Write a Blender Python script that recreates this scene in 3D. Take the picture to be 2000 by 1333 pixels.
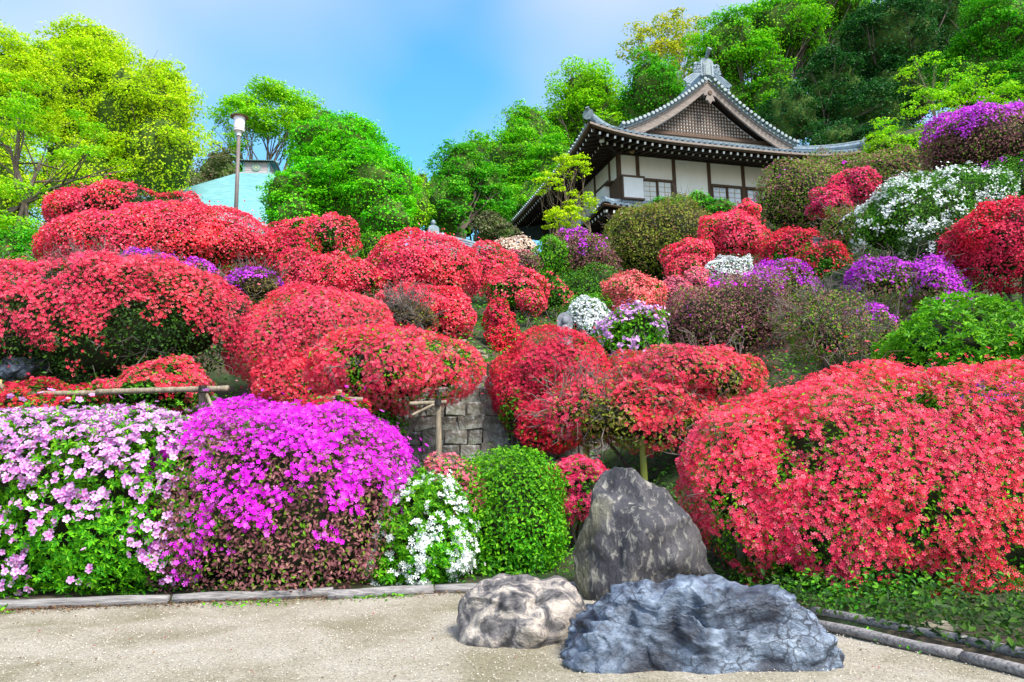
import bpy, math, random
import numpy as np
from mathutils import Matrix, Vector

# ------------------------------------------------------------------ scene, camera, sky, sun, exposure
scene = bpy.context.scene
for _o in list(bpy.data.objects):
    bpy.data.objects.remove(_o)
FPX = 1450.0                                   # focal length in pixels of a 2000 px wide picture
PITCH = math.atan(233.5 / FPX)
ROLL = math.radians(1.3)
EYE = np.array([0.0, 0.0, 0.9])
_F = np.array([0, math.cos(PITCH), math.sin(PITCH)])
_U0 = np.array([0, -math.sin(PITCH), math.cos(PITCH)])
_R0 = np.array([1.0, 0, 0])
_R = _R0 * math.cos(ROLL) - _U0 * math.sin(ROLL)
_U = _U0 * math.cos(ROLL) + _R0 * math.sin(ROLL)

cam = bpy.data.cameras.new('camera')
cam.sensor_width = 36.0
cam.lens = 36.0 * FPX / 2000.0
cam.clip_start = 0.05
cam.clip_end = 2000
cam_ob = bpy.data.objects.new('camera', cam)
scene.collection.objects.link(cam_ob)
m = Matrix.Identity(4)
for i in range(3):
    m[i][0], m[i][1], m[i][2], m[i][3] = _R[i], _U[i], -_F[i], EYE[i]
cam_ob.matrix_world = m
scene.camera = cam_ob

SUN_AZ, SUN_EL = math.radians(140), math.radians(50)     # azimuth clockwise from the viewing direction
world = bpy.data.worlds.new('World')
scene.world = world
world.use_nodes = True
_wn, _wl = world.node_tree.nodes, world.node_tree.links
_bg = _wn['Background']
_sky = _wn.new('ShaderNodeTexSky')
_sky.sky_type = 'NISHITA'
_sky.sun_disc = False
_sky.sun_elevation = SUN_EL
_sky.sun_rotation = SUN_AZ
_sky.air_density = 1.0
_sky.dust_density = 2.2
_sky.ozone_density = 2.0
_hs = _wn.new('ShaderNodeHueSaturation')
_hs.inputs['Hue'].default_value = 0.485
_hs.inputs['Saturation'].default_value = 1.35
_hs.inputs['Value'].default_value = 1.75
_wl.new(_sky.outputs[0], _hs.inputs['Color'])
_tc = _wn.new('ShaderNodeTexCoord'); _mp = _wn.new('ShaderNodeMapping')
_mp.inputs['Scale'].default_value = (1.0, 1.0, 1.6); _mp.inputs['Rotation'].default_value = (0.0, 0.5, 0.3); _mp.inputs['Location'].default_value = (8.604, 8.53, 0.509)
_cn = _wn.new('ShaderNodeTexNoise'); _cn.inputs['Scale'].default_value = 1.5; _cn.inputs['Detail'].default_value = 3; _cn.inputs['Roughness'].default_value = 0.42
_cr = _wn.new('ShaderNodeValToRGB'); _cr.color_ramp.elements[0].position = 0.37; _cr.color_ramp.elements[1].position = 0.62
_cr.color_ramp.elements[1].color = (.85, .85, .85, 1)
_cm = _wn.new('ShaderNodeMix'); _cm.data_type = 'RGBA'; _cm.inputs[7].default_value = (4.3, 4.3, 4.9, 1)
_wl.new(_tc.outputs['Generated'], _mp.inputs[0]); _wl.new(_mp.outputs[0], _cn.inputs['Vector']); _wl.new(_cn.outputs[0], _cr.inputs[0])
_wl.new(_cr.outputs[0], _cm.inputs[0]); _wl.new(_hs.outputs[0], _cm.inputs[6]); _wl.new(_cm.outputs[2], _bg.inputs[0])
_bg.inputs[1].default_value = 0.15

sun = bpy.data.lights.new('sun', 'SUN')
sun.energy = 4.4
sun.angle = math.radians(18)
sun.color = (1.0, 0.95, 0.86)
sun_ob = bpy.data.objects.new('sun', sun)
scene.collection.objects.link(sun_ob)
_sd = Vector((math.sin(SUN_AZ) * math.cos(SUN_EL), math.cos(SUN_AZ) * math.cos(SUN_EL), math.sin(SUN_EL)))
sun_ob.rotation_euler = _sd.to_track_quat('Z', 'Y').to_euler()
sun_ob.location = (0, 0, 60)

scene.view_settings.view_transform = 'Standard'
scene.view_settings.look = 'None'
scene.view_settings.exposure = 0.58
scene.view_settings.gamma = 1.0
scene.cycles.max_bounces = 7
scene.cycles.diffuse_bounces = 4
scene.cycles.glossy_bounces = 2
scene.cycles.transmission_bounces = 4
scene.cycles.use_denoising = True

# ------------------------------------------------------------------ helpers
rng = np.random.default_rng(7)
random.seed(7)
COL = scene.collection

def ray(px, py):
    return _F + _R * (px - 1000) / FPX - _U * (py - 666.5) / FPX
def at(px, py, d):
    r = ray(px, py)
    return EYE + r * d / r[1]
def gnd(px, py, z=0.0):
    r = ray(px, py)
    return EYE + r * (z - EYE[2]) / r[2]
def proj(P):
    v = np.atleast_2d(P) - EYE
    k = np.maximum(v @ _F, 1e-6)
    return np.stack([1000 + FPX * (v @ _R) / k, 666.5 - FPX * (v @ _U) / k], 1)
def lin(*c):
    return tuple(((x / 255) / 12.92 if x / 255 <= 0.04045 else ((x / 255 + 0.055) / 1.055) ** 2.4) for x in c)
def unit(v):
    return v / np.maximum(np.linalg.norm(v, axis=-1, keepdims=True), 1e-9)

_P = np.random.default_rng(3).random(8192)
def vnoise(p, seed=0):
    p = np.asarray(p, float)
    i = np.floor(p).astype(np.int64)
    f = p - i
    f = f * f * f * (f * (f * 6 - 15) + 10)
    out = 0
    for dx in (0, 1):
        for dy in (0, 1):
            for dz in (0, 1):
                h = ((i[:, 0] + dx) * 73856093) ^ ((i[:, 1] + dy) * 19349663) ^ ((i[:, 2] + dz) * 83492791) ^ (seed * 2654435)
                w = (f[:, 0] if dx else 1 - f[:, 0]) * (f[:, 1] if dy else 1 - f[:, 1]) * (f[:, 2] if dz else 1 - f[:, 2])
                out = out + w * _P[(h ^ (h >> 13)) & 8191]
    return out * 2 - 1
def fbm(p, seed=0, oct=3, gain=0.5):
    a, s, t = 1.0, 0.0, 0.0
    p = np.asarray(p, float)
    for k in range(oct):
        s = s + a * vnoise(p * (2 ** k) + 17.3 * k, seed + k)
        t += a
        a *= gain
    return s / t * 1.6
def worley(p, seed=0):
    """F1, F2 on a jittered grid"""
    i = np.floor(p).astype(np.int64)
    f1 = np.full(len(p), 9.0); f2 = np.full(len(p), 9.0)
    for dx in (-1, 0, 1):
        for dy in (-1, 0, 1):
            for dz in (-1, 0, 1):
                c = i + np.array([dx, dy, dz])
                h = (c[:, 0] * 73856093) ^ (c[:, 1] * 19349663) ^ (c[:, 2] * 83492791) ^ (seed * 2654435)
                h = h ^ (h >> 11)
                q = c + np.stack([_P[h & 8191], _P[(h * 7 + 3) & 8191], _P[(h * 13 + 5) & 8191]], 1)
                dd = np.linalg.norm(p - q, axis=1)
                n = dd < f1
                f2 = np.where(n, f1, np.minimum(f2, dd))
                f1 = np.where(n, dd, f1)
    return f1, f2

def mesh_np(name, V, Fc, mat=None, smooth=False, attrs=None):
    """V (N,3), Fc (M,k) faces of one size"""
    me = bpy.data.meshes.new(name)
    V = np.ascontiguousarray(V, dtype=np.float32)
    Fc = np.ascontiguousarray(Fc, dtype=np.int32)
    M, k = Fc.shape
    me.vertices.add(len(V)); me.vertices.foreach_set('co', V.ravel())
    me.loops.add(M * k); me.loops.foreach_set('vertex_index', Fc.ravel())
    me.polygons.add(M)
    me.polygons.foreach_set('loop_start', np.arange(0, M * k, k, dtype=np.int32))
    me.polygons.foreach_set('use_smooth', np.full(M, smooth, dtype=bool))
    if attrs:
        for nm, a in attrs.items():
            at_ = me.attributes.new(nm, 'FLOAT', 'POINT')
            at_.data.foreach_set('value', np.ascontiguousarray(a, dtype=np.float32))
    me.update(calc_edges=True)
    if mat is not None:
        me.materials.append(mat)
    return me

def link(name, data, parent=None, loc=None, label=None, cat=None, group=None, kind=None):
    o = bpy.data.objects.new(name, data)
    COL.objects.link(o)
    if parent is not None:
        o.parent = parent
    if loc is not None:
        o.location = loc
    tag(o, label, cat, group, kind)
    return o
def tag(o, label=None, cat=None, group=None, kind=None):
    if label: o['label'] = label
    if cat: o['category'] = cat
    if group: o['group'] = group
    if kind: o['kind'] = kind
    return o
def thing(name, loc, label, cat, group=None):
    o = link(name, None, None, tuple(float(v) for v in loc), label, cat, group)
    o.empty_display_size = 0.2
    return o

class MB:
    def __init__(s):
        s.v = []; s.f = []
    def add(s, V, Fc):
        b = len(s.v)
        s.v += [tuple(map(float, p)) for p in V]
        s.f += [tuple(int(i) + b for i in q) for q in Fc]
        return s
    def box(s, c, h, M=None):
        c = np.array(c, float); h = np.array(h, float)
        V = np.array([[x, y, z] for x in (-1, 1) for y in (-1, 1) for z in (-1, 1)], float) * h + c
        if M is not None:
            V = V @ np.array(M).T
        return s.add(V, [(0, 1, 3, 2), (4, 6, 7, 5), (0, 4, 5, 1), (2, 3, 7, 6), (0, 2, 6, 4), (1, 5, 7, 3)])
    def tube(s, P, r, n=8, caps=True):
        V, Fq = tube(P, r, n)
        b = len(s.v)
        s.add(V, Fq)
        if caps:
            s.f.append(tuple(b + i for i in reversed(range(n))))
            s.f.append(tuple(b + len(V) - n + i for i in range(n)))
        return s
    def prism(s, poly, y0, y1, M=None):
        """poly of (x,z) extruded along y"""
        n = len(poly)
        V = np.array([(x, y0, z) for x, z in poly] + [(x, y1, z) for x, z in poly], float)
        if M is not None:
            V = V @ np.array(M).T
        return s.add(V, [tuple(range(n)), tuple(range(2 * n - 1, n - 1, -1))] + [(i, i + n, (i + 1) % n + n, (i + 1) % n) for i in range(n)])
    def mesh(s, name, mat, smooth=False):
        me = bpy.data.meshes.new(name)
        me.from_pydata(s.v, [], s.f)
        me.update()
        if smooth:
            me.polygons.foreach_set('use_smooth', np.full(len(me.polygons), True))
        if mat is not None:
            me.materials.append(mat)
        return me
    def build(s, name, mat, parent=None, smooth=False, loc=None, **k):
        return link(name, s.mesh(name, mat, smooth), parent, loc, **k)

def tube(P, r, n=8):
    P = np.array(P, float)
    m_ = len(P)
    r = np.broadcast_to(np.array(r, float), (m_,))
    T = unit(np.gradient(P, axis=0))
    ref = np.array([0, 0, 1.0]) if abs(T[:, 2]).mean() < 0.8 else np.array([1.0, 0, 0])
    A = unit(np.cross(T, ref)); B = np.cross(T, A)
    an = np.arange(n) / n * 2 * math.pi
    V = P[:, None, :] + r[:, None, None] * (np.cos(an)[None, :, None] * A[:, None, :] + np.sin(an)[None, :, None] * B[:, None, :])
    idx = np.arange(m_ * n).reshape(m_, n)
    a, b = idx[:-1], idx[1:]
    Fq = np.stack([a, np.roll(a, -1, 1), np.roll(b, -1, 1), b], -1).reshape(-1, 4)
    return V.reshape(-1, 3), Fq

class TubeSet:
    """many tapered tubes as one mesh (limbs of one tree, twigs of one bush)"""
    def __init__(s): s.V = []; s.F = []; s.n = 0
    def add(s, P, r, n=5):
        V, Fq = tube(P, r, n)
        s.V.append(V); s.F.append(Fq + s.n); s.n += len(V)
    def mesh(s, name, mat):
        return mesh_np(name, np.concatenate(s.V), np.concatenate(s.F), mat, True)

def frames(N, spin):
    """columns X,Y,Z with Z = N"""
    ref = np.where(np.abs(N[:, 2:3]) < 0.9, np.array([[0, 0, 1.0]]), np.array([[1.0, 0, 0]]))
    X = unit(np.cross(ref, N)); Y = np.cross(N, X)
    c, s = np.cos(spin)[:, None], np.sin(spin)[:, None]
    return X * c + Y * s, -X * s + Y * c, N
def scatter(name, tv, tf, pos, nrm, scale, mat, spin=None, attr=None, smooth=False):
    N = len(pos)
    if spin is None:
        spin = rng.random(N) * 2 * math.pi
    X, Y, Z = frames(nrm, spin)
    s = np.broadcast_to(np.asarray(scale, float), (N,))[:, None, None]
    V = pos[:, None, :] + s * (tv[None, :, 0:1] * X[:, None, :] + tv[None, :, 1:2] * Y[:, None, :] + tv[None, :, 2:3] * Z[:, None, :])
    nv = len(tv)
    Fc = (tf[None] + (np.arange(N) * nv)[:, None, None]).reshape(-1, tf.shape[1])
    return mesh_np(name, V.reshape(-1, 3), Fc, mat, smooth, None if attr is None else {'rad': np.tile(attr, N)})

# ------------------------------------------------------------------ materials
def new_mat(name):
    mt = bpy.data.materials.new(name)
    mt.use_nodes = True
    return mt, mt.node_tree.nodes, mt.node_tree.links
def nd(n, t, **k):
    x = n.new('ShaderNode' + t)
    for a, b in k.items():
        setattr(x, a, b)
    return x
def ramp(n, stops, interp='LINEAR'):
    r = nd(n, 'ValToRGB')
    r.color_ramp.interpolation = interp
    e = r.color_ramp.elements
    while len(e) < len(stops):
        e.new(0.5)
    for k, (p, c) in enumerate(stops):
        e[k].position = p
        e[k].color = (*c, 1) if len(c) == 3 else c
    return r
def coords(n, l, scale=1.0, rot=(0, 0, 0)):
    tc = nd(n, 'TexCoord'); mp = nd(n, 'Mapping')
    mp.inputs['Scale'].default_value = scale if isinstance(scale, tuple) else (scale,) * 3
    mp.inputs['Rotation'].default_value = rot
    l.new(tc.outputs['Object'], mp.inputs[0])
    return mp.outputs[0]
def noise(n, l, vec, scale, detail=4, rough=0.55, dist=0.0):
    t = nd(n, 'TexNoise')
    t.inputs['Scale'].default_value = scale; t.inputs['Detail'].default_value = detail
    t.inputs['Roughness'].default_value = rough; t.inputs['Distortion'].default_value = dist
    l.new(vec, t.inputs['Vector'])
    return t
def mixc(n, l, fac, a, b, mode='MIX'):
    x = nd(n, 'Mix', data_type='RGBA', blend_type=mode)
    for s, v in ((0, fac), (6, a), (7, b)):
        if hasattr(v, 'is_output'):
            l.new(v, x.inputs[s])
        else:
            x.inputs[s].default_value = v if s == 0 else (*v, 1)
    return x.outputs[2]

def petal_mat(name, stops, trans=0.3, throat=None, rough=0.55):
    """leaf or petal: colour varies from leaf to leaf, light comes through"""
    mt, n, l = new_mat(name)
    b = n['Principled BSDF']
    geo = nd(n, 'NewGeometry'); oi = nd(n, 'ObjectInfo')
    ad = nd(n, 'Math', operation='ADD'); fr = nd(n, 'Math', operation='FRACT')
    l.new(geo.outputs['Random Per Island'], ad.inputs[0]); l.new(oi.outputs['Random'], ad.inputs[1]); l.new(ad.outputs[0], fr.inputs[0])
    rp = ramp(n, stops)
    l.new(fr.outputs[0], rp.inputs[0])
    vec = coords(n, l)
    nz = noise(n, l, vec, 1.3, 3)
    hs = nd(n, 'HueSaturation')
    mr = nd(n, 'MapRange')
    mr.inputs[1].default_value, mr.inputs[2].default_value = 0.3, 0.7
    mr.inputs[3].default_value, mr.inputs[4].default_value = 0.8, 1.2
    l.new(nz.outputs[0], mr.inputs[0]); l.new(mr.outputs[0], hs.inputs['Value'])
    l.new(rp.outputs[0], hs.inputs['Color'])
    nh = noise(n, l, vec, .7, 2)
    mh = nd(n, 'MapRange')
    mh.inputs[1].default_value, mh.inputs[2].default_value = 0.35, 0.65
    mh.inputs[3].default_value, mh.inputs[4].default_value = 0.487, 0.502
    l.new(nh.outputs[0], mh.inputs[0]); l.new(mh.outputs[0], hs.inputs['Hue'])
    col = hs.outputs[0]
    if throat is not None:
        at_ = nd(n, 'Attribute', attribute_name='rad')
        tr = ramp(n, [(0.0, (1, 1, 1)), (throat[1], (0, 0, 0))])
        l.new(at_.outputs['Fac'], tr.inputs[0])
        col = mixc(n, l, tr.outputs[0], col, throat[0])
    l.new(col, b.inputs['Base Color'])
    b.inputs['Roughness'].default_value = rough
    b.inputs['Specular IOR Level'].default_value = 0.25
    tl = nd(n, 'BsdfTranslucent')
    l.new(col, tl.inputs[0])
    mx = nd(n, 'MixShader')
    mx.inputs[0].default_value = trans
    l.new(b.outputs[0], mx.inputs[1]); l.new(tl.outputs[0], mx.inputs[2])
    l.new(mx.outputs[0], n['Material Output'].inputs[0])
    return mt

def plain(name, c1, c2=None, scale=8, rough=0.7, bump=0.0, stretch=(1, 1, 1), spec=0.3, metal=0.0):
    mt, n, l = new_mat(name)
    b = n['Principled BSDF']
    vec = coords(n, l, stretch)
    nz = noise(n, l, vec, scale, 5, 0.6)
    r = ramp(n, [(0.3, c1), (0.7, c2 or c1)])
    l.new(nz.outputs[0], r.inputs[0]); l.new(r.outputs[0], b.inputs['Base Color'])
    b.inputs['Roughness'].default_value = rough
    b.inputs['Specular IOR Level'].default_value = spec
    b.inputs['Metallic'].default_value = metal
    if bump:
        bp = nd(n, 'Bump'); bp.inputs['Strength'].default_value = bump; bp.inputs['Distance'].default_value = 0.02
        l.new(nz.outputs[0], bp.inputs['Height']); l.new(bp.outputs[0], b.inputs['Normal'])
    return mt

K = 0.97
def kk(*c):
    return tuple(x * K for x in lin(*c))
PET = {
    'red':     petal_mat('petal_red', [(0, kk(226, 30, 62)), (.3, kk(246, 60, 84)), (.7, kk(255, 88, 106)), (1, kk(255, 142, 146))], .3, (kk(214, 30, 62), .5)),
    'crimson': petal_mat('petal_crimson', [(0, kk(200, 20, 48)), (.4, kk(226, 36, 62)), (.8, kk(238, 60, 80)), (1, kk(246, 92, 104))], .3, (kk(180, 14, 48), .5)),
    'rose':    petal_mat('petal_rose', [(0, kk(222, 30, 84)), (.5, kk(238, 62, 110)), (1, kk(248, 104, 134))], .3),
    'coral':   petal_mat('petal_coral', [(0, kk(238, 92, 92)), (.5, kk(248, 122, 118)), (1, kk(252, 168, 156))], .3),
    'pink':    petal_mat('petal_pink', [(0, kk(236, 84, 118)), (.5, kk(246, 122, 146)), (1, kk(250, 164, 170))], .3),
    'magenta': petal_mat('petal_magenta', [(0, kk(232, 24, 226)), (.5, kk(250, 36, 244)), (1, kk(255, 110, 250))], .3),
    'violet':  petal_mat('petal_violet', [(0, kk(196, 30, 214)), (.5, kk(218, 52, 236)), (1, kk(240, 118, 248))], .3, (kk(160, 20, 190), .6)),
    'lilac':   petal_mat('petal_lilac', [(0, kk(214, 150, 220)), (.5, kk(226, 170, 232)), (1, kk(238, 200, 240))], .25, (kk(232, 60, 170), 0.55)),
    'white':   petal_mat('petal_white', [(0, kk(214, 222, 226)), (.5, kk(230, 236, 240)), (1, kk(244, 246, 244))], .25, (kk(216, 226, 190), 0.35)),
    'cream':   petal_mat('petal_cream', [(0, kk(222, 190, 164)), (.5, kk(236, 216, 196)), (1, kk(244, 232, 214))], .25),
}
LEAF = {
    'bright': petal_mat('leaf_bright', [(0, kk(44, 122, 8)), (.5, kk(76, 166, 12)), (1, kk(130, 204, 28))], .35),
    'deep':   petal_mat('leaf_deep', [(0, kk(30, 92, 14)), (.5, kk(54, 130, 16)), (1, kk(104, 172, 26))], .3),
    'dark':   petal_mat('leaf_dark', [(0, kk(20, 52, 14)), (.5, kk(36, 78, 18)), (1, kk(70, 110, 24))], .3),
    'olive':  petal_mat('leaf_olive', [(0, kk(86, 92, 40)), (.35, kk(110, 140, 32)), (.7, kk(150, 160, 52)), (1, kk(160, 120, 92))], .3),
    'mauve':  petal_mat('leaf_mauve', [(0, kk(112, 66, 70)), (.45, kk(150, 94, 100)), (.75, kk(172, 122, 116)), (.86, kk(110, 150, 30)), (1, kk(96, 150, 20))], .3),
    'mixed':  petal_mat('leaf_mixed', [(0, kk(70, 130, 20)), (.45, kk(124, 174, 30)), (.6, kk(150, 110, 92)), (1, kk(176, 124, 120))], .3),
    'brown':  petal_mat('leaf_brown', [(0, kk(96, 76, 56)), (.5, kk(130, 104, 74)), (.8, kk(140, 130, 50)), (1, kk(90, 130, 30))], .3),
    'topiary': petal_mat('leaf_topiary', [(0, kk(44, 160, 4)), (.5, kk(84, 208, 6)), (1, kk(140, 236, 24))], .4),
    # trees
    'lime':   petal_mat('tree_lime', [(0, kk(136, 188, 0)), (.5, kk(184, 226, 8)), (1, kk(226, 244, 50))], .4),
    'fresh':  petal_mat('tree_fresh', [(0, kk(90, 176, 8)), (.5, kk(136, 214, 14)), (1, kk(190, 238, 40))], .4),
    'mid':    petal_mat('tree_mid', [(0, kk(40, 136, 20)), (.5, kk(66, 178, 22)), (1, kk(124, 210, 34))], .4),
    'green':  petal_mat('tree_green', [(0, kk(54, 150, 14)), (.5, kk(96, 196, 18)), (1, kk(156, 226, 30))], .4),
    'forest': petal_mat('tree_forest', [(0, kk(14, 60, 34)), (.5, kk(28, 92, 36)), (1, kk(62, 128, 42))], .3),
    'gold':   petal_mat('tree_gold', [(0, kk(120, 156, 16)), (.5, kk(170, 192, 30)), (1, kk(220, 210, 70))], .45),
    'grey':   petal_mat('tree_grey', [(0, kk(80, 110, 52)), (.5, kk(116, 128, 84)), (1, kk(140, 126, 100))], .3),
}
M_CORE = plain('hull_shade_and_joints', (0.010, 0.018, 0.005), (0.028, 0.032, 0.012), 22, 0.95, .8)  # near-black colour painted as shade inside bushes; also the wall's dark joints
M_TCORE = plain('tree_hull_shade', (0.018, 0.045, 0.005), (0.07, 0.13, 0.014), 3, 0.95, .8)  # dark green painted as the deep shade inside tree crowns
M_BARK = plain('bark', (0.055, 0.04, 0.03), (0.15, 0.12, 0.095), 12, 0.85, 0.4, (1, 1, 0.25))
M_BARKL = plain('bark_pale', (0.12, 0.09, 0.06), (0.26, 0.2, 0.14), 12, 0.85, 0.3, (1, 1, 0.25))
M_TWIG = plain('grey_twig', (0.09, 0.075, 0.065), (0.22, 0.19, 0.17), 14, 0.85)
M_TWIGD = plain('dark_twig', (0.05, 0.04, 0.035), (0.14, 0.11, 0.09), 14, 0.85)
M_POLE = plain('weathered_pole', (0.13, 0.105, 0.07), (0.33, 0.28, 0.2), 9, 0.7, 0.2, (4, 4, 1))
M_BAMBOO = plain('bamboo_green', (0.11, 0.15, 0.02), (0.26, 0.28, 0.05), 6, 0.45, 0.05, (3, 3, .6))
M_BAMBOOY = plain('bamboo_tan', (0.3, 0.2, 0.07), (0.48, 0.36, 0.16), 7, 0.5, 0.05, (3, 3, .6))
M_LOG = plain('grey_log', (0.10, 0.095, 0.095), (0.36, 0.345, 0.34), 9, 0.85, 0.7, (0.5, 7, 7))

# petals and leaves (Z is the outward normal)
def tri_fan_star(notch, nz=0.10, tz=0.22):
    v = [(0, 0, -0.05)]; r = [0]
    for k in range(5):
        a = k * 2 * math.pi / 5
        v.append((math.cos(a), math.sin(a), tz)); r.append(1)
        a += math.pi / 5
        v.append((notch * math.cos(a), notch * math.sin(a), nz)); r.append(notch)
    f = [(0, 1 + i, 1 + (i + 1) % 10) for i in range(10)]
    return np.array(v), np.array(f), np.array(r, float)
def big_flower():
    v = [(0, 0, -0.18)]; r = [0]; f = []
    for k in range(5):
        a = k * 2 * math.pi / 5
        for da, rr, zz in ((-36, .46, .04), (-25, .86, .2), (0, 1.0, .12), (25, .86, .2)):
            b = a + math.radians(da)
            v.append((rr * math.cos(b), rr * math.sin(b), zz)); r.append(rr)
    for i in range(20):
        f.append((0, 1 + i, 1 + (i + 1) % 20))
    return np.array(v), np.array(f), np.array(r, float)
FL_NEAR = big_flower()
FL_MID = tri_fan_star(0.5)
_v = [(0, 0, 0)] + [(math.cos(k * 1.2566), math.sin(k * 1.2566), 0.28) for k in range(5)]
_v, _r5, _f5 = [(0, 0, -.1)], [0.0], []
for k in range(5):
    for da in (-.31, .31):
        a = k * 1.25664 + da
        _v.append((math.cos(a), math.sin(a), .16 + .05 * (k % 2))); _r5.append(1.0)
    _f5.append((0, 1 + 2 * k, 2 + 2 * k))
FL_FIVE = (np.array(_v), np.array(_f5), np.array(_r5))
FL_TINY = (np.array([(0, -1.0, .0), (0.9, 0, .32), (0, 1.0, .0), (-0.9, 0, .32)]), np.array([(0, 1, 2), (0, 2, 3)]), np.array([.45, 1, .45, 1.0]))
FL_FAR = (np.array(_v), np.array([(0, 1 + k, 1 + (k + 1) % 5) for k in range(5)]), np.array([0, 1, 1, 1, 1, 1.0]))
LEAF_T = (np.array([(0, 0, 0), (0.26, 0.5, 0.10), (0, 1, -0.05), (-0.26, 0.5, 0.10)]), np.array([(0, 1, 2), (0, 2, 3)]))
def _rosette():
    v, f = [], []
    for k in range(6):
        a = k * 2 * math.pi / 6 + .35 * math.sin(k * 5.1)
        el = (.45, .25, .6, .3, .5, .2)[k]
        ln = (1, .9, .75, 1, .85, .95)[k]
        c, s_ = math.cos(a), math.sin(a)
        b = len(v)
        for x, y, z in ((0, .06, 0), (.19, .5, .03), (0, 1, -.12), (-.19, .5, .03)):
            x, y, z = x * ln, y * ln * math.cos(el), z + y * ln * math.sin(el)
            v.append((x * c - y * s_, x * s_ + y * c, z))
        f += [(b, b + 1, b + 2), (b, b + 2, b + 3)]
    return np.array(v), np.array(f)
ROSETTE = _rosette()
LEAF_W = (np.array([(0, -.5, 0), (0.4, 0.0, 0.12), (0, .5, -0.02), (-0.4, 0.0, 0.12)]), np.array([(0, 1, 2), (0, 2, 3)]))

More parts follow.
